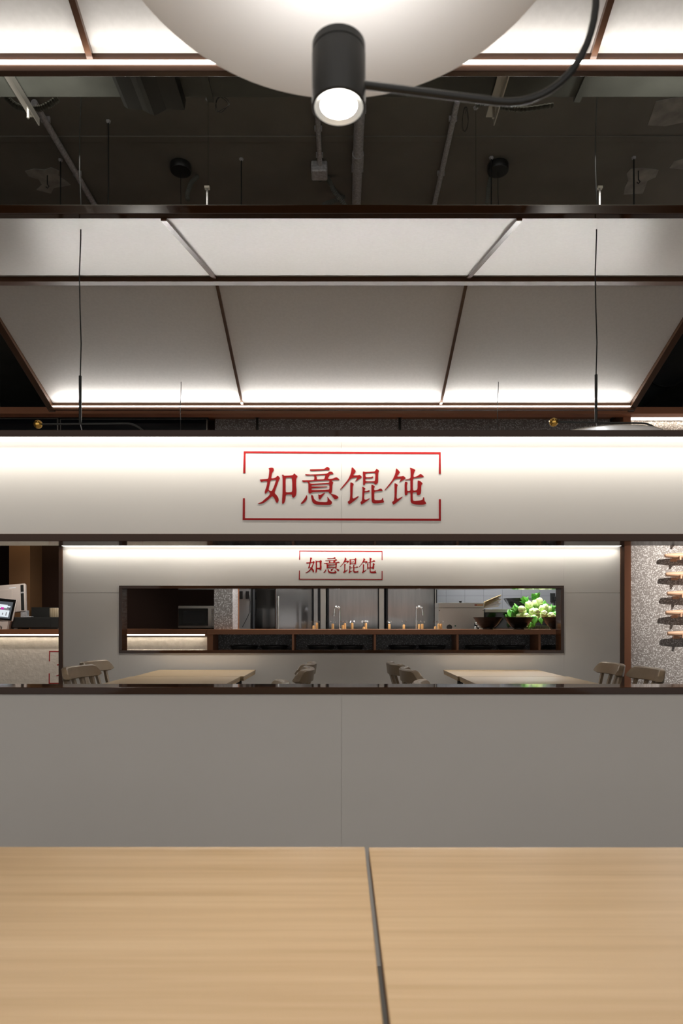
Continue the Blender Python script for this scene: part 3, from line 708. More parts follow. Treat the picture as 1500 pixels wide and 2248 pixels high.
# pendant rods over the hatch
for x, lab in ((565, 'black rod lamp hanging from the copper beam left of centre'), (878, 'black rod lamp hanging from the copper beam right of centre')):
    Y = 6.60; X = XX(x, Y); zt = 3.102
    t = empty('rod_lamp', (X, Y, zt), lab, 'lamp', 'rod lamps over the hatch')
    MB().lathe([(0, 0), (.034, 0), (.034, -.012), (.014, -.02), (0, -.02)], c=(X, Y, zt), seg=24).build('mounting_cup', M['blackmetal'], t, smooth=True)
    MB().tube([(X, Y, zt), (X, Y, 2.2)], .0125, 12).build('rod', M['blackmetal'], t, smooth=True)
    MB().lathe([(0, .02), (.05, .0), (.05, -.14), (.045, -.14), (0, -.12)], c=(X, Y, 2.2), seg=24).build('lamp_shade', M['blackmetal'], t, smooth=True)
    light('counter_beam', 'SPOT', (X, Y, 2.04), 30, (1, .95, .88), spot_size=math.radians(100), spot_blend=.7, shadow_soft_size=.03)

# ------------------------------------------------------------------ counters
CY = 6.60; CT = 1.040
X0c, X1c = XX(455, CY), XX(1363.5, 6.5)
# hatch counter: niche shelf with dividers, worktop on it
t = empty('serving_counter', ((X0c + X1c) / 2, CY + .2, 0), 'long terrazzo-fronted serving counter with a shelf of black plates, beyond the farther divider', 'counter')
zs = .830
MB().box(X0c, X1c, CY + .01, CY + .42, 0, zs, .002).build('base', M['terr_mid'], t)
MB().box(X0c, X1c, CY + .30, CY + .42, zs, .991).build('niche_back', M['terr_shaded'], t, label='terrazzo back of the shelf, coloured as in shade')
MB().box(X0c, X0c + .055, CY, CY + .30, zs, .991).build('divider', M['copper'], t)
for x in (643.5, 823.5, 1005, 1185):
    X = XX(x, CY); MB().box(X - .011, X + .011, CY, CY + .30, zs, .991, .001).build('divider', M['copper'], t)
MB().box(X1c - .03, X1c, CY, CY + .30, zs, .991).build('divider', M['copper'], t)
MB().box(X0c, X1c, CY - .03, CY + .44, .991, CT, .002).build('worktop', M['copper'], label='copper-brown worktop of the serving hatch holding the dark bowls', cat='worktop')
# cashier counter
t = empty('cashier_counter', (-3.1, CY + .2, 0), 'cream stucco cashier counter with red sign and glowing strip at the left', 'counter')
MB().box(-4.95, X0c - .004, CY + .05, CY + .70, 0, .975).build('front', M['stucco'], t)
MB().box(-4.95, X0c - .004, CY - .02, CY + .70, .991, CT, .002).build('ledge', M['bronze2'] if 'bronze2' in M else M['copper'], t)
MB().box(-4.95, X0c - .03, CY + .02, CY + .032, .981, .991).build('led_strip', M['led_low'], t, label='warm glowing strip under the ledge')
MB().box(-4.95, X0c - .004, CY + .032, CY + .70, .975, .991).build('ledge_support', M['darkwood'], t)
kk = .478 / 684 * (CY + .05) / 2.19 * 1.0
k2 = (207 / 433.0) * (CY + .05) / F
sign(t, CY + .05, XX(108, CY + .05) + 216 * k2, ZZ(1430, CY + .05) - 74 * k2, k2)

# terrazzo pillar between cashier nook and hatch + brown posts
MB().box(XX(470, 6.66), XX(511, 6.66), 6.66, 7.00, CT, 2.30, .002).build('terrazzo_pillar', M['terr'], label='speckled terrazzo pillar right of the microwave', cat='pillar')
MB().box(XX(512, 7.02), XX(523, 7.02), 7.02, 7.10, 0, 2.60).build('hatch_post', M['copper'], label='narrow copper post just right of the terrazzo pillar', cat='post')
# right wing: copper post + terrazzo wall
MB().box(XX(1363.5, 6.50), XX(1369.5, 6.50), 6.52, 6.70, 0, 3.10, .002).build('hatch_end_post', M['bronze'], label='thin dark brown post between the farther divider and the copper post', cat='post')
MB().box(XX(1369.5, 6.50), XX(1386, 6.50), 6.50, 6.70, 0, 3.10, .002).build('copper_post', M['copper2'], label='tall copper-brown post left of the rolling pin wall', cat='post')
MB().box(XX(1386, 6.50), 5, 6.70, 6.80, 0, 3.2).build('terrazzo_wall', M['terr'], label='speckled grey terrazzo wall at the right carrying the rolling pins', cat='wall panel')
t = empty('wall_washer', (3.9, 6.6, 3.0), 'copper light trough glowing along the top of the terrazzo wall', 'light')
MB().box(2.77, 4.98, 6.52, 6.698, 3.102, 3.13).build('trough', M['copper'], t)
MB().box(2.77, 4.98, 6.660, 6.676, 3.084, 3.101).build('led_strip', M['led_low'], t)
MB().box(2.77, 4.98, 6.677, 6.698, 3.084, 3.101).build('carrier', M['copper'], t)
light('wall_spot', 'SPOT', (4.1, 5.0, 3.0), 235, (1, .90, .80), rot=(G(58), 0, 0), spot_size=math.radians(75), spot_blend=.6, shadow_soft_size=.015)
# rolling pins
pin_rows = [(1466, 1178), (1463, 1220), (1465, 1261), (1468, 1303), (1465, 1345), (1469, 1391)]
for i, (x, y) in enumerate(pin_rows):
    Y = 6.63; X = XX(x - 3, Y); z = ZZ(y, Y)
    lab = ['pale wooden rolling pin on the right terrazzo wall, topmost and behind the brown rail', 'pale wooden rolling pin on the right wall, highest fully seen',
           'pale wooden rolling pin on the right wall, second of the seen ones from the top', 'pale wooden rolling pin on the right wall, middle of the five seen',
           'pale wooden rolling pin on the right wall, second from the bottom', 'pale wooden rolling pin on the right wall, lowest of all'][i]
    t = empty('rolling_pin', (X + .25, Y, z), lab, 'rolling pin', 'rolling pins mounted on the terrazzo wall')
    pr = [(0, 0), (.014, 0), (.018, .006), (.024, .08), (.028, .14), (.029, .25), (.028, .36), (.024, .42), (.018, .494), (.014, .5), (0, .5)]
    MB().lathe(pr, c=(X, Y, z), seg=24, mtx=Matrix.Rotation(PI / 2, 4, 'Y')).build('pin', M['pinwood'], t, smooth=True)
    for dx in (.135, .345):
        h = MB(); h.box(X + dx - .008, X + dx + .008, Y - .028, 6.70, z - .040, z - .029)
        h.box(X + dx - .008, X + dx + .008, Y - .036, Y - .028, z - .042, z - .005)
        h.build('holder', M['pinwood'], t)
        MB().box(X + dx - .05, X + dx + .008, 6.68, 6.7005, z - .052, z - .024).build('holder_plate', M['pinwood'], t)

# ------------------------------------------------------------------ cashier zone
MB().box(-5, XX(470, 7.7), 7.8, 7.9, 0, 2.95).build('cashier_wall', M['darkwood'], label='dark brown back wall behind the cashier and microwave', cat='wall panel')
MB().box(XX(20, 7.5), XX(66, 7.5), 7.5, 7.8, 0, 2.60).build('cladding_column', M['warmwood'], label='brown lit cladding column behind the white till monitor', cat='column')
MB().box(-5, XX(470, 7.7), 7.5, 7.8, 2.60, 2.72).build('downlight_box', M['darkwood'], label='dark box above the cashier back wall', cat='bulkhead')
light('cashier_spot', 'SPOT', (XX(60, 7.3), 7.15, 2.55), 7, (1, .78, .5), rot=(G(28), 0, 0), spot_size=math.radians(90), spot_blend=.8)
light('added_till_beam', 'SPOT', (-2.7, 5.75, 2.72), 45, (1, .92, .84), rot=(G(38), 0, G(8)), spot_size=math.radians(60), spot_blend=.7, shadow_soft_size=.04)  # unseen spot without a fixture, added to brighten the till
# till monitor seen from behind
Y = 6.98; A = P(60, 1355, Y)
t = empty('till_monitor', (XX(10, Y), Y, CT), 'large white till monitor seen from behind at the left edge', 'monitor')
mt = Matrix.Translation(P(57, 1342, Y)) @ Matrix.Rotation(G(-7), 4, 'X') @ Matrix.Rotation(G(-5), 4, 'Y')
w, h = .40, .295
MB().box(-w, 0, 0, .045, 0, h, .016, mt).build('shell', M['white'], t, smooth=True)
MB().box(-.050, -.014, -.002, .02, .012, h - .016, .006, mt).build('side_grille', M['blackmetal'], t, label='black grille strip')
MB().box(-.050, -.016, -.004, .02, .19, .205, .001, mt).build('badge', M['galv'], t)
m2 = MB()
for k in range(5): m2.box(-.165 + k * .014, -.154 + k * .014, -.002, .004, h - .041, h - .037, 0, mt)
m2.build('vent_mark', M['screen_gfx'], t)
MB().box(-.40, -.135, -.004, .004, .10, h - .055, .003, mt).build('rear_hatch', M['white'], t)
MB().box(XX(44, Y), XX(58, Y), Y + .01, Y + .06, CT, ZZ(1340, Y), .003).build('stand', M['galv'], t)
# customer display
Y = 6.72
t = empty('customer_display', (XX(0, Y), Y, CT), 'small black framed display with white graphics on a white foot at the left edge', 'display')
mt = Matrix.Translation(P(26, 1364, Y)) @ Matrix.Rotation(G(-14), 4, 'X') @ Matrix.Rotation(G(6), 4, 'Y')
w, h = .34, .225
MB().box(-w, 0, .002, .03, 0, h, .010, mt).build('case', M['white'], t, smooth=True)
MB().box(-w, -.006, -.001, .004, .004, h - .005, .001, mt).build('bezel', M['blackgloss'], t)
MB().box(-w, -.028, -.003, 0, .022, h - .034, 0, mt).build('screen', M['screen'], t)
g = MB(); g.box(-w, -.045, -.0045, -.002, .035, .105, 0, mt); g.box(-.13, -.045, -.0045, -.002, .135, .150, 0, mt); g.box(-w, -.075, -.0045, -.002, .120, .160, 0, mt)
g.build('graphic', M['screen_gfx'], t)
g = MB(); g.box(-.105, -.055, -.006, -.004, .105, .125, 0, mt); g.box(-.075, -.065, -.006, -.004, .05, .085, 0, mt); g.box(-.11, -.10, -.006, -.004, .055, .075, 0, mt); g.build('graphic_mark', M['screen_grey'], t)
g = MB(); g.box(-.135, -.105, -.006, -.004, .108, .130, 0, mt); g.build('graphic_spot', M['screen_mag'], t)
MB().prism([(XX(-40, Y), CT), (XX(15, Y), CT), (XX(18, Y), ZZ(1364, Y)), (XX(-40, Y), ZZ(1364, Y))], Y, Y + .14).build('foot', M['white'], t)
MB().tube([P(-3, 1377, Y - .005), P(1, 1374, Y - .008), P(4, 1377, Y - .01), P(3, 1380, Y - .012)], .003, 8).build('cable', M['wire'], t)
# cash drawer
Y = 6.80; X0, X1 = XX(21, Y), XX(140, Y)
t = empty('cash_drawer', ((X0 + X1) / 2, Y + .2, CT), 'flat black cash drawer on the cashier ledge', 'cash drawer')
MB().box(X0, X1, Y, Y + .40, CT + .012, ZZ(1355, Y), .004).build('body', M['blackbox'] if 'blackbox' in M else M['blackmetal'], t)
MB().box(X0 + .01, XX(112, Y), Y - .006, Y, CT + .018, ZZ(1357, Y), .002).build('drawer_front', M['blackmetal'], t)
for fx in (X0 + .05, X1 - .05):
    MB().box(fx - .02, fx + .02, Y + .02, Y + .06, CT, CT + .012).build('foot', M['galv'], t)
zt = ZZ(1355, Y)
X = XX(122, 6.9); MB().lathe([(0, 0), (.066, 0), (.068, .004), (.068, .09), (.066, .094), (.060, .094), (.060, .01), (0, .01)], c=(X, 6.93, zt), seg=40).build('wooden_canister', M['knitwood'], smooth=True, label='light wood canister on the black cash drawer by the brown end post', cat='canister')
MB().box(XX(67, 7.3), XX(140, 7.3), 7.32, 7.6, 0, ZZ(1333, 7.3)).build('back_counter', M['dark'], label='black back counter in the shadow behind the cash drawer', cat='counter')
# card reader
Y = 7.02
t = empty('card_reader', (XX(66, Y), 6.90, zt), 'small grey device with a cable lying behind the till monitor', 'device')
MB().box(XX(60, 6.9), XX(70, 6.9), 6.88, 6.94, zt, zt + .012, .002).build('body', M['galv'], t)
MB().tube([(XX(70, 6.9), 6.90, zt + .006), (XX(78, 6.9), 6.88, zt + .006), (XX(86, 6.9), 6.93, zt + .004)], .002, 6).build('cable', M['wire'], t)

# microwave
Y = 7.02; X0 = XX(391, Y); X1 = X0 + .46; z1 = ZZ(1330, Y); z0 = CT + .006
t = empty('microwave', ((X0 + X1) / 2, Y + .16, CT), 'silver microwave oven half hidden by the terrazzo pillar', 'microwave')
MB().box(X0, X1, Y, Y + .33, z0, z1, .008).build('body', M['steel_light'], t, smooth=True)
xd = XX(457, Y)
MB().box(X0 + .006, xd, Y - .012, Y + .004, z0 + .028, z1 - .026, .003).build('door', M['blackgloss'], t)
MB().box(X0 + .055, xd - .02, Y - .0135, Y - .011, z0 + .055, z1 - .055).build('door_window', M['tv'], t)
MB().box(xd + .035, X1 - .01, Y - .006, Y + .002, z0 + .02, z1 - .03).build('control_panel', M['galv'], t)
b = MB()
for k in range(5): b.box(xd + .045, X1 - .02, Y - .009, Y - .005, z0 + .03 + k * .034, z0 + .048 + k * .034)
b.build('button_row', M['steel_light'], t)
b = MB()
for fx in (X0 + .04, X1 - .04):
    for fy in (Y + .04, Y + .28): b.box(fx - .012, fx + .012, fy - .012, fy + .012, CT, z0)
b.build('foot', M['blackmetal'], t)

# ------------------------------------------------------------------ kitchen shell & big appliances
KW = 8.55
MB().box(XX(470, 7.7), 5, KW, KW + .1, 0, 2.75).build('kitchen_wall', M['tile'], label='grey tiled kitchen back wall', cat='wall panel')
MB().box(XX(470, 7.7), 5, 7.15, KW, 2.60, 2.70).build('kitchen_ceiling', M['whitecool'], label='white dropped ceiling over the kitchen', cat='ceiling panel')
for i, X in enumerate((-.4, .9, 2.2)):
    t = empty('kitchen_light', (X, 7.7, 2.59), '%s kitchen ceiling light panel from the left' % ordn(i), 'light')
    MB().box(X - .3, X + .3, 7.4, 8.0, 2.585, 2.60).build('frame', M['whitecool'], t)
    MB().box(X - .28, X + .28, 7.42, 7.98, 2.582, 2.586).build('diffuser', M['klight'] if 'klight' in M else M['led_low'], t)
# tiled return with socket strips and a cable at the left of the kitchen
Y = 7.75
MB().box(XX(520, Y), XX(549, Y), Y, Y + .04, 0, 2.60).build('tiled_pier', M['wtile'] if 'wtile' in M else M['tile'], label='pale tiled pier behind the hatch, between the copper post and the refrigerator', cat='pier')
for x in (530, 544):
    MB().box(XX(x - 3.5, Y), XX(x + 3.5, Y), Y - .03, Y, ZZ(1315, Y), ZZ(1298, Y), .003).build('wall_switch', M['blackmetal'], label='black box on the pale tiled pier, %s of the pair' % ('left' if x < 540 else 'right'), cat='switch')
MB().tube([P(546, 1300, Y - .02), P(549, 1320, Y - .03), P(548, 1345, Y - .02), P(540, 1362, Y - .02), P(532, 1377, Y - .02)], .003, 8).build('power_cable', M['wire'], label='thin black cable hanging down the pale tiled pier', cat='cable')
def fridge(x0, x1, Y, label, frame_l, frame_r, doors=1):
    X0, X1 = XX(x0, Y), XX(x1, Y)
    t = empty('refrigerator', ((X0 + X1) / 2, Y + .3, 0), label, 'refrigerator')
    MB().box(X0, X1, Y, Y + .62, .08, 2.05, .006).build('cabinet', M['steelframe'], t)
    dl, dr = X0 + frame_l, X1 - frame_r
    for a, b_ in (((.12, 1.0)), ((1.012, 1.98))):
        MB().box(dl, dr, Y - .045, Y - .001, a, b_, .010).build('door', M['steel'], t, smooth=True)
    MB().box(dr + .012, X1 - .014, Y - .02, Y - .001, .12, 1.98, .003).build('side_stile', M['steel_light'], t)
    MB().box(dl + .02, dr - .02, Y - .052, Y - .045, 1.95, 1.966).build('door_pull', M['steel_light'], t)
    MB().box(X0 + .01, X1 - .01, Y + .03, Y + .6, 0, .08).build('plinth', M['blackmetal'], t)
M['steelframe'] = mat('dark_steel_frame', (0.035, 0.037, 0.040), 0.35, metal=0.6)
# curved-front refrigerator on the left
Y = 7.75; X0, X1 = XX(552, Y), XX(686, Y)
t = empty('refrigerator', ((X0 + X1) / 2, Y + .3, 0), 'dark glossy curved-front steel refrigerator, leftmost in the kitchen', 'refrigerator')
MB().box(X0, X1, Y + .05, Y + .62, .08, 2.05, .006).build('cabinet', M['steelframe'], t)
b = MB(); n = 24; pts = []
for i in range(n + 1):
    u = i / n; x = X0 + .01 + (X1 - X0 - .02) * u
    pts.append((x, Y + .05 - .075 * (1 - (2 * u - 1) ** 2) - .018 * math.exp(-((u - .42) / .06) ** 2)))
fr = [(b.bm.verts.new((x, y, .12)), b.bm.verts.new((x, y, 1.98))) for x, y in pts]
bk = [(b.bm.verts.new((x, Y + .052, .12)), b.bm.verts.new((x, Y + .052, 1.98))) for x, y in (pts[0], pts[-1])]
for a, c in zip(fr, fr[1:]): b.bm.faces.new((a[0], c[0], c[1], a[1]))
b.bm.faces.new([f[1] for f in fr] + [bk[1][1], bk[0][1]]); b.bm.faces.new([f[0] for f in fr][::-1] + [bk[0][0], bk[1][0]])
b.bm.faces.new((bk[0][0], bk[0][1], bk[1][1], bk[1][0]))
b.build('door', M['darksteel'] if 'darksteel' in M else M['steel'], t, smooth=True)
MB().tube([(XX(612, Y), Y - .06, 1.40), (XX(612, Y), Y - .075, 1.36), (XX(612, Y), Y - .075, .75), (XX(612, Y), Y - .06, .71)], .011, 12).build('handle', M['steel_light'], t, smooth=True)
MB().box(X0 + .01, X1 - .01, Y + .08, Y + .6, 0, .08).build('plinth', M['blackmetal'], t)
# steel column between
X0, X1 = XX(689, 7.85), XX(716, 7.85)
t = empty('steel_column', ((X0 + X1) / 2, 8.0, 0), 'narrow reflective steel column between the two left refrigerators', 'column')
MB().box(X0, X0 + .045, 7.85, 8.3, 0, 2.60).build('jamb', M['steel'], t)
MB().box(X0 + .045, X0 + .075, 7.88, 8.3, 0, 2.60).build('dark_strip', M['steelframe'], t)
MB().box(X0 + .075, X1, 7.86, 8.3, 0, 2.60, .006).build('panel', M['steel_light'], t)
fridge(718, 846, 7.85, 'tall brushed steel refrigerator behind the left tap', .022, .085)
fridge(847, 960, 7.85, 'tall brushed steel refrigerator behind the right tap', .020, .040)

# back work counter with noodle cooker and sink
t = empty('kitchen_bench', (.5, 7.3, 0), 'stainless kitchen bench behind the serving hatch', 'bench')
MB().box(XX(560, 7.1), XX(1300, 7.1), 7.06, 7.66, 0, .995, .003).build('bench_body', M['steel_light'], t)
MB().box(XX(560, 7.1), XX(1300, 7.1), 7.056, 7.67, .995, 1.010, .002).build('bench_top', M['steel'], t)
BT = 1.010
def tap(x, yb, xe, ye, label):
    Y = 7.32; b = P(x, 1382, Y); top = P(x, 1332, Y); e = P(xe, ye, Y)
    t = empty('tap', (b.x, Y, BT), label, 'tap', 'swan neck taps')
    cxm = (b.x + e.x) / 2; r = abs(e.x - b.x) / 2; zc = top.z - r
    pts = [(b.x, Y, BT), (b.x, Y, zc - .04)]
    s = 1 if e.x > b.x else -1
    for k in range(13):
        a = PI - PI * k / 12
        pts.append((cxm + s * r * math.cos(a), Y - .012 * k / 12, zc + r * math.sin(a)))
    pts.append((e.x + s * .004, Y - .015, e.z + .015))
    MB().tube(pts, .0095, 14).build('spout', M['chrome'], t, smooth=True)
    MB().tube([(e.x + s * .004, Y - .015, e.z + .018), (e.x + s * .006, Y - .015, e.z - .012)], .012, 14).build('nozzle', M['chrome'], t, smooth=True)
    MB().lathe([(0, 0), (.024, 0), (.022, .01), (.013, .03), (0, .03)], c=(b.x, Y, BT), seg=24).build('collar', M['chrome'], t, smooth=True)
tap(746, 0, 735, 1350, 'chrome swan neck tap, the left one, bending to the left')
tap(914, 0, 927, 1349, 'chrome swan neck tap, the right one, bending to the right')
# noodle strainers: wooden grips standing up behind the counter
hs = [(689, 1373), (696, 1367), (731, 1369), (753, 1372), (757.5, 1368), (773.5, 1367.5), (799, 1376), (803.5, 1367.5), (855, 1369.5), (887, 1371), (920.5, 1370), (927.5, 1369.5), (956, 1375), (963.5, 1369), (968.5, 1369)]
for i, (x, y) in enumerate(hs):
    Y = 7.12 + .03 * (i % 3); p = P(x, y, Y)
    t = empty('noodle_strainer', (p.x, Y, BT), 'upright wooden grip with a wire loop behind the hatch worktop, %s from the left' % ordn(i), 'strainer', 'wooden strainer grips behind the hatch')
    MB().lathe([(0, 0), (.011, 0), (.0125, .004), (.0135, (p.z - BT) * .5), (.0125, p.z - BT - .004), (.010, p.z - BT), (0, p.z - BT)], c=(p.x, Y, BT), seg=14).build('grip', M['bamboo'], t, smooth=True)
    w = MB(); zt = p.z; s = 1 if i % 2 else -1
    ztop = ZZ(1366, Y)
    for dx in (-.009, .009):
        w.tube([(p.x + dx, Y - .006, zt - .02), (p.x + dx, Y - .006, ztop)], .0014, 6)
    for sgn in (-1, 1):
        c = Vector((p.x + sgn * .017, Y - .006, ztop + .004))
        w.tube([c + Vector((-.0085 * sgn * math.cos(a), 0, .0085 * math.sin(a))) for a in [PI * 1.45 * k / 12 for k in range(13)]], .0018, 6)
    w.tube([(p.x - .009, Y - .006, ztop), (p.x + .009, Y - .006, ztop)], .0014, 6)
    w.build('wire_loop', M['chrome'], t, smooth=True)

# warmer box
Y = 7.36; X0, X1 = XX(963, Y), XX(1063, Y); zt = ZZ(1323, Y); zl = ZZ(1334, Y)
t = empty('food_warmer', ((X0 + X1) / 2, Y + .15, BT), 'square steel appliance with black knobs and a small red label, left of the dark bowls', 'appliance')
MB().box(X0, X1, Y, Y + .30, BT, zl - .002, .003).build('body', M['applsteel'] if 'applsteel' in M else M['steel_light'], t)
MB().box(X0, X1, Y - .004, Y + .30, zl, zt, .003).build('lid', M['steel_light'], t)
MB().tube([((XX(1012, Y)), Y + .03, zt), (XX(1012, Y), Y + .03, zt + .012), (XX(1012, Y), Y + .03, zt + .02)], .018, 20, radii=[.013, .014, .019]).build('lid_knob', M['blackmetal'], t, smooth=True)
for x, y, r, m_ in ((986.5, 1377, .029, 'blackmetal'), (999.5, 1374, .008, 'greendot')):
    if m_ not in M: M[m_] = mat('green_button', (.01, .10, .05), .3)
    c = P(x, y, Y)
    MB().tube([(c.x, Y + .001, c.z), (c.x, Y - .022, c.z)], r, 24).build('dial' if r > .02 else 'button', M[m_], t, smooth=True)
c0, c1 = P(1042, 1332, Y), P(1061, 1328.5, Y)
MB().box(c0.x, c1.x, Y - .006, Y - .004, ZZ(1329.8, Y), ZZ(1326.8, Y)).build('label_plate', M['labelred'], t)
q = MB(); 
for k in range(5): q.box(c0.x + .028 + k * .012, c0.x + .037 + k * .012, Y - .0072, Y - .006, ZZ(1329.2, Y), ZZ(1327.6, Y))
q.build('label_text', M['labelgold'] if 'labelgold' in M else M['gold'], t)
for x in (965, 1061):
    c = P(x, 1340, Y); MB().tube([(c.x, Y, c.z), (c.x, Y - .004, c.z)], .005, 10).build('screw', M['blackmetal'], t)
# gas burner valve pieces at its foot
Y = 7.2; t = empty('burner_valve', (XX(1049, Y), Y, BT), 'cluster of shiny metal valves behind the left dark bowl', 'valve')
for dx, dz in ((0, .03), (.03, .05), (.05, .025), (.012, .075), (.065, .06)):
    MB().sphere((XX(1045, Y) + dx, Y, BT + dz + .01), .018, (1, .8, 1), 12, 8).build('valve_cap', M['chrome'], t, smooth=True)
MB().box(XX(1043, Y), XX(1059, Y), Y + .01, Y + .05, BT, BT + .09).build('valve_body', M['blackmetal'], t)
# shelf unit with glass front
Y = 7.40; X0, X1 = XX(1065, Y), XX(1232, Y); zt = ZZ(1337, Y); zb = ZZ(1344, Y)
t = empty('glass_front_cabinet', ((X0 + X1) / 2, Y + .15, BT), 'low cabinet with white top edge and dark glass front behind the dark bowls', 'cabinet')
MB().box(X0, X1, Y - .01, Y + .32, zb, zt, .002).build('top', M['whitecool'], t)
MB().box(X0, X1, Y + .01, Y + .31, BT, zb).build('body', M['blackmetal'], t)
MB().box(X0 + .012, X1 - .012, Y, Y + .012, BT + .02, zb - .008).build('glass_panel', M['greenglass'] if 'greenglass' in M else M['blackgloss'], t)
TOPZ = zt
# stack of wood sheets
for i in range(9):
    a = 10 + i * 2.8
    L_, Wd = .17 + .012 * (i % 3), .13
    cx = XX(1063, 7.5); mt = Matrix.Translation((cx - .02 + .003 * i, 7.50, TOPZ + .008 + i * .0085)) @ Matrix.Rotation(G(-a * .72), 4, 'Y') @ Matrix.Rotation(G(rnd.uniform(-8, 8)), 4, 'Z')
    t = MB().box(0, L_, -Wd / 2, Wd / 2, 0, .006, .001, mt)
    t.build('wood_sheet', M['sheetwood'], label='thin wooden sheet in the fanned stack right of the steel appliance, %s from the bottom' % ordn(i), cat='wooden sheet', group='fanned thin wooden sheets')

def bowl_mesh(c, R, H, seg=64):
    prof = [(0, 0), (R * .36, 0), (R * .36, H * .10), (R * .40, H * .13)]
    n = 14
    for i in range(n + 1):
        u = i / n; r = R * (.40 + .60 * (u ** .72)); z = H * (.13 + .87 * u)
        r += R * .010 * (math.sin(u * 30) if .3 < u < .95 else 0)
        prof.append((r, z))
    prof.append((R * .985, H * 1.0))
    for i in range(n, -1, -1):
        u = i / n; prof.append((R * (.37 + .59 * (u ** .72)), H * (.16 + .82 * u)))
    prof.append((0, H * .15))
    return MB().lathe(prof, c=c, seg=seg)
for x, lab in ((1071.5, 'dark ribbed ramen bowl on the worktop, left one of three'), (1139.5, 'dark ribbed ramen bowl on the worktop, middle one in front of the greens'), (1222, 'dark ribbed ramen bowl on the worktop, right one cut by the opening frame')):
    X = XX(x, 6.78)
    bowl_mesh((X, 6.78, CT), .145, .118).build('ramen_bowl', M['bowl'], smooth=True, label=lab, cat='bowl', group='dark ramen bowls on the hatch worktop')
bowl_mesh((XX(1136, 7.52), 7.52, TOPZ), .150, .118).build('wok_bowl', M['plate'], smooth=True, label='black bowl on the white-edged cabinet behind the greens', cat='bowl')
MB().tube([P(1145, 1316, 7.4), P(1152, 1314, 7.35), P(1157, 1318, 7.3), P(1166, 1316, 7.25), P(1174, 1314.5, 7.25)], .008, 8, radii=[.02, .018, .006, .004, .004]).build('black_ladle', M['blackmetal'], smooth=True, label='black ladle handle leaning from the black bowl', cat='ladle')
# plates in the niche
pl = [536, 602, 705, 769, 884, 949, 1053, 1122, 1224, 1290]
for i, x in enumerate(pl):
    Y = 6.75; X = XX(x, Y); R = .140
    prof = [(0, 0), (R * .78, 0), (R * .80, .004), (R * .97, .042), (R, .046), (R, .050), (R * .97, .050), (R * .78, .012), (0, .010)]
    MB().lathe(prof, c=(X, Y, zs), seg=56).build('black_plate', M['plate'], smooth=True, label='shallow black dish on the terrazzo shelf under the worktop, %s from the left' % ordn(i), cat='dish', group='shallow black dishes on the counter shelf')

# ------------------------------------------------------------------ basket of bok choy
BX, BYY = XX(1180, 7.0), 7.0
# crate the basket stands on is the bench itself
t = empty('basket', (BX, 7.26, BT), 'pale ribbed plastic basket under the pile of greens', 'basket')
by = 7.22; k = by / F
b = MB(); x0b, x1b = XX(1150, by), XX(1207, by); zb0, zb1 = BT, ZZ(1375, by)
n = 26
for i in range(n):
    x = x0b + (x1b - x0b) * i / (n - 1); b.box(x - .0022, x + .0022, by, by + .006, zb0, zb1)
    b.box(x - .0022, x + .0022, by + .28, by + .286, zb0, zb1)
b.build('rib', M['basket'], t, kind='stuff')
b = MB(); b.box(x0b - .004, x1b + .004, by - .003, by + .29, zb1, zb1 + .008); b.box(x0b, x1b, by + .008, by + .278, zb0, zb0 + .01)
b.build('rim', M['basket'], t)
def leaf_mesh(b, base, d, up, L, W, curl=.3):
    d = Vector(d).normalized(); up = Vector(up).normalized(); s = d.cross(up).normalized(); up = s.cross(d)
    n = 7; rows = []
    for i in range(n + 1):
        u = i / n; w = W * math.sin(PI * min(1, .12 + .88 * u) ** .9) * (1 if u < 1 else .1)
        c = Vector(base) + d * (L * u) - up * (curl * L * u * u)
        rows.append([b.bm.verts.new(c + s * (w * q) + up * (abs(q) * w * .35 + .12 * w * math.sin(q * 9 + u * 8))) for q in (-1, -.5, 0, .5, 1)])
    for a, c in zip(rows, rows[1:]):
        for q in range(4): b.bm.faces.new((a[q], a[q + 1], c[q + 1], c[q]))
def bok(seed):
    # root at the origin, leaves along +Z
    r = random.Random(seed); t = empty('bok_choy')
    b = MB(); b.sphere((0, 0, .024), .028, (1, 1, .9), 16, 12)
    for k in range(6):
        a = 2 * PI * k / 6 + r.uniform(-.2, .2)
        q = bmesh.ops.create_uvsphere(b.bm, u_segments=12, v_segments=8, radius=.5)['verts']
        T = Matrix.Rotation(a, 4, 'Z') @ Matrix.Translation((.017, 0, .030)) @ Matrix.Rotation(G(8), 4, 'Y') @ Matrix.Diagonal((.032, .040, .066, 1))
        bmesh.ops.transform(b.bm, matrix=T, verts=q)
    b.build('stalk', M['bulb'], t, smooth=True)
    b = MB()
    for k in range(5):
        a = 2 * PI * k / 5 + r.uniform(-.3, .3); tl = r.uniform(.15, .5)
        dv = Vector((math.cos(a) * tl, math.sin(a) * tl, 1))
        leaf_mesh(b, (math.cos(a) * .012, math.sin(a) * .012, .062), dv, (-math.cos(a), -math.sin(a), .3), r.uniform(.05, .085), r.uniform(.020, .028), r.uniform(.1, .45))
    o = b.build('leaf', M['leaf'], t, smooth=True)
    md = o.modifiers.new('thickness', 'SOLIDIFY'); md.thickness = .0012
    return t
prot = [bok(1), bok(2), bok(3)]; BN = [0]
def put_bok(x, y, Y, dirv, lab, s=1.0, spin=0):
    k = BN[0] % 3
    o = prot[k] if BN[0] < 3 else copy_tree(prot[k]); BN[0] += 1
    o.location = P(x, y, Y); d = Vector(dirv).normalized()
    q = d.to_track_quat('Z', 'Y'); q = q @ Euler((0, 0, spin)).to_quaternion()
    o.rotation_mode = 'QUATERNION'; o.rotation_quaternion = q; o.scale = (s, s, s)
    tag(o, lab, 'bok choy', 'heads of bok choy in the pile')
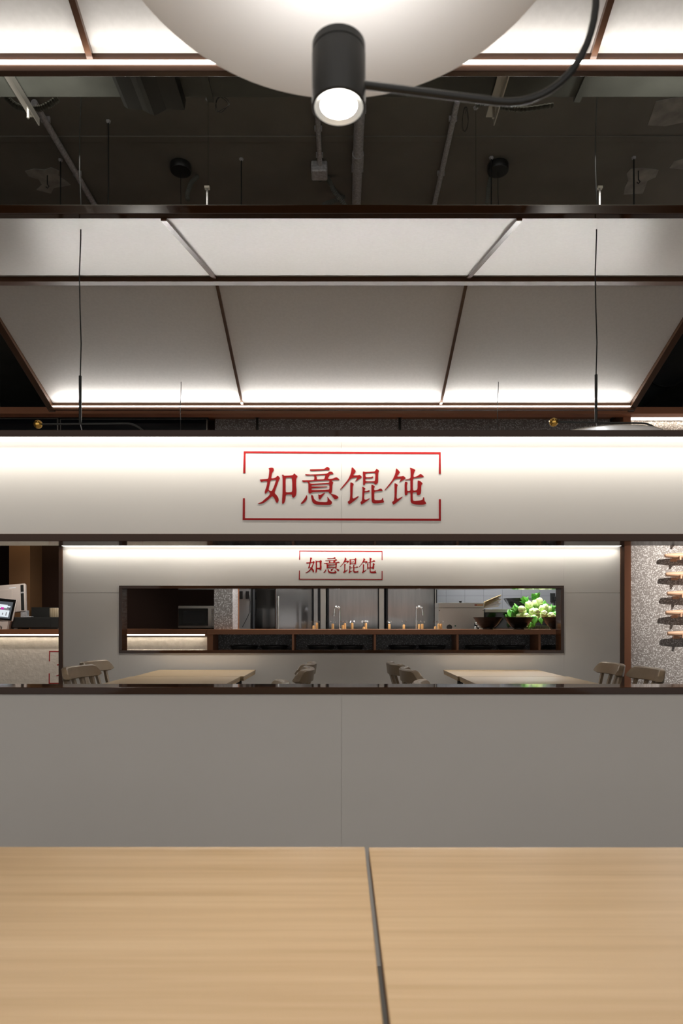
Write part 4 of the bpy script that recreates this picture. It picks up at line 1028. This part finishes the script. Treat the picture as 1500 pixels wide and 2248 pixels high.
# (px, py of the root end, depth, direction of leaves)
veg = [(1146, 1353, 7.12, (-.3, .9, .05)), (1159, 1352, 7.08, (-.2, .9, -.1)), (1170, 1344, 7.10, (.2, .9, .2)), (1152, 1338, 7.10, (-.6, .7, .1)),
       (1166, 1333, 7.16, (-.3, .6, .6)), (1176, 1331, 7.2, (.1, .5, .8)), (1181, 1343, 7.06, (-.1, .9, .1)), (1190, 1338, 7.12, (.3, .8, .3)),
       (1198, 1334, 7.14, (.2, .9, .2)), (1188, 1327, 7.2, (-.35, .3, .85)), (1196, 1346, 7.06, (.1, .9, -.1)), (1207, 1351, 7.10, (.6, .8, 0)),
       (1201, 1338, 7.2, (.7, .7, .1)), (1188, 1352, 7.08, (0, .9, -.2)), (1178, 1353, 7.06, (-.3, .7, -.4)), (1213, 1354, 7.16, (.6, .7, .0)),
       (1156, 1345, 7.16, (-.85, .4, .1)), (1172, 1355, 7.16, (0, .9, 0)), (1164, 1340, 7.24, (-.2, .5, .8)), (1200, 1353, 7.22, (.4, .8, .2)), (1148, 1349, 7.24, (-.9, .4, .1)), (1184, 1335, 7.26, (.1, .8, .5))]
posn = ['at the lower left front', 'at the bottom left of centre', 'in the middle', 'at the left shoulder', 'upper left', 'near the top', 'in the front centre', 'right of centre', 'at the upper right', 'topmost with leaves up', 'at the front right', 'at the lower right', 'on the right shoulder', 'at the bottom, right of centre', 'at the bottom centre', 'lowest at the right end', 'with leaves pointing far left', 'buried at the bottom middle', 'behind with leaves up', 'behind at the bottom right', 'behind at the left end', 'behind the top middle']
for i, (x, y, Y, dv) in enumerate(veg):
    put_bok(x, y, Y, dv, 'green bok choy head %s of the pile over the basket' % posn[i], 1.05 + .15 * rnd.random(), rnd.random() * 6)
# hanging leaves between the bowls
for i, (x, y, dv, L_, W_, lab) in enumerate([(1172, 1352, (.05, -.25, -1), .10, .034, 'bright green leaf hanging between two dark bowls'), (1185, 1356, (.3, -.3, -1), .075, .022, 'small green leaf hanging beside the larger one, to its right'),
                           (1164, 1366, (-.25, -.2, -1), .07, .028, 'green leaf drooping to the worktop, lowest of the hanging leaves'), (1176, 1372, (-1, -.1, -.15), .09, .022, 'pale green leaf lying sideways between the bowls'),
                           (1116, 1356, (-.4, 0, .6), .045, .018, 'small round green leaf poking up above the middle dark bowl'), (1124, 1356, (-.3, .3, 1), .10, .04, 'broad dark green leaf at the left end of the pile'),
                           (1134, 1342, (-.3, .1, .7), .07, .03, 'green leaf at the upper left of the pile')]):
    b = MB(); leaf_mesh(b, P(x, y, 6.98), dv, (0, -1, .3), L_, W_, .1)
    o = b.build('loose_leaf', M['leaf'], smooth=True, label=lab, cat='leaf')
    md = o.modifiers.new('thickness', 'SOLIDIFY'); md.thickness = .0012
# socket + cord on the kitchen wall at the right
Y = 8.53
t = empty('wall_socket', (XX(1214.5, Y), Y, ZZ(1320, Y)), 'dark wall socket with a plugged cord at the upper right of the kitchen', 'socket')
MB().box(XX(1209, Y), XX(1219.5, Y), Y, KW, ZZ(1320, Y), ZZ(1302, Y), .002).build('plate', M['blackmetal'], t)
MB().box(XX(1214, Y), XX(1219, Y), Y - .04, Y, ZZ(1319, Y), ZZ(1310, Y), .004).build('plug', M['wire'], t)
MB().tube([P(1217, 1318, Y - .02), P(1217, 1330, Y - .02), P(1217.5, 1345, Y - .02), P(1212, 1347, Y - .1), P(1205, 1343, Y - .2)], .007, 8).build('cord', M['wire'], t)

M['klight'] = mat('kitchen_diffuser', (1, 1, 1), 0.5, emit=(.95, .98, 1), es=13)
for o in bpy.data.objects:
    if o.name.startswith('diffuser'): o.data.materials[0] = M['klight']
for X, lab in ((-1.15, 'left added unseen lamp lying on top of the nearest canopy, shining up at the slab'), (1.25, 'right added unseen lamp lying on top of the nearest canopy, shining up at the slab')):  # unseen lamps added on the canopy to brighten the dark slab
    t = empty('added_slab_lamp', (X, 1.5, 2.93), lab, 'lamp')
    MB().box(X - .06, X + .06, 1.44, 1.56, 2.915, 2.96, .006).build('housing', M['blackmetal'], t)
    MB().box(X - .045, X + .045, 1.455, 1.545, 2.96, 2.963).build('lamp_glass', M['lens'], t)
    light('added_slab_beam', 'SPOT', (X, 1.5, 2.98), 750, (1, .95, .86), rot=(G(180 - 54), 0, 0), spot_size=math.radians(80), spot_blend=.9, shadow_soft_size=.04)
light('kitchen_beam', 'SPOT', (XX(1175, 6.95), 6.9, 2.45), 60, (1, .98, .95), rot=(G(6), 0, 0), spot_size=math.radians(38), spot_blend=.5, shadow_soft_size=.03)
# ------------------------------------------------------------------ light & world
w = bpy.data.worlds.new('world'); sc.world = w; w.use_nodes = True
bg = w.node_tree.nodes['Background']; bg.inputs['Color'].default_value = (1.0, .95, .90, 1); bg.inputs['Strength'].default_value = 0.38

sc.view_settings.view_transform = 'Standard'; sc.view_settings.look = 'None'
sc.view_settings.exposure = 1.0; sc.view_settings.gamma = 1.0; sc.view_settings.use_curve_mapping = False
cy = sc.cycles
cy.use_denoising = True
try: cy.denoiser = 'OPENIMAGEDENOISE'
except Exception: pass
cy.max_bounces = 8; cy.diffuse_bounces = 5; cy.glossy_bounces = 4; cy.sample_clamp_indirect = 6.0
cy.caustics_reflective = False; cy.caustics_refractive = False
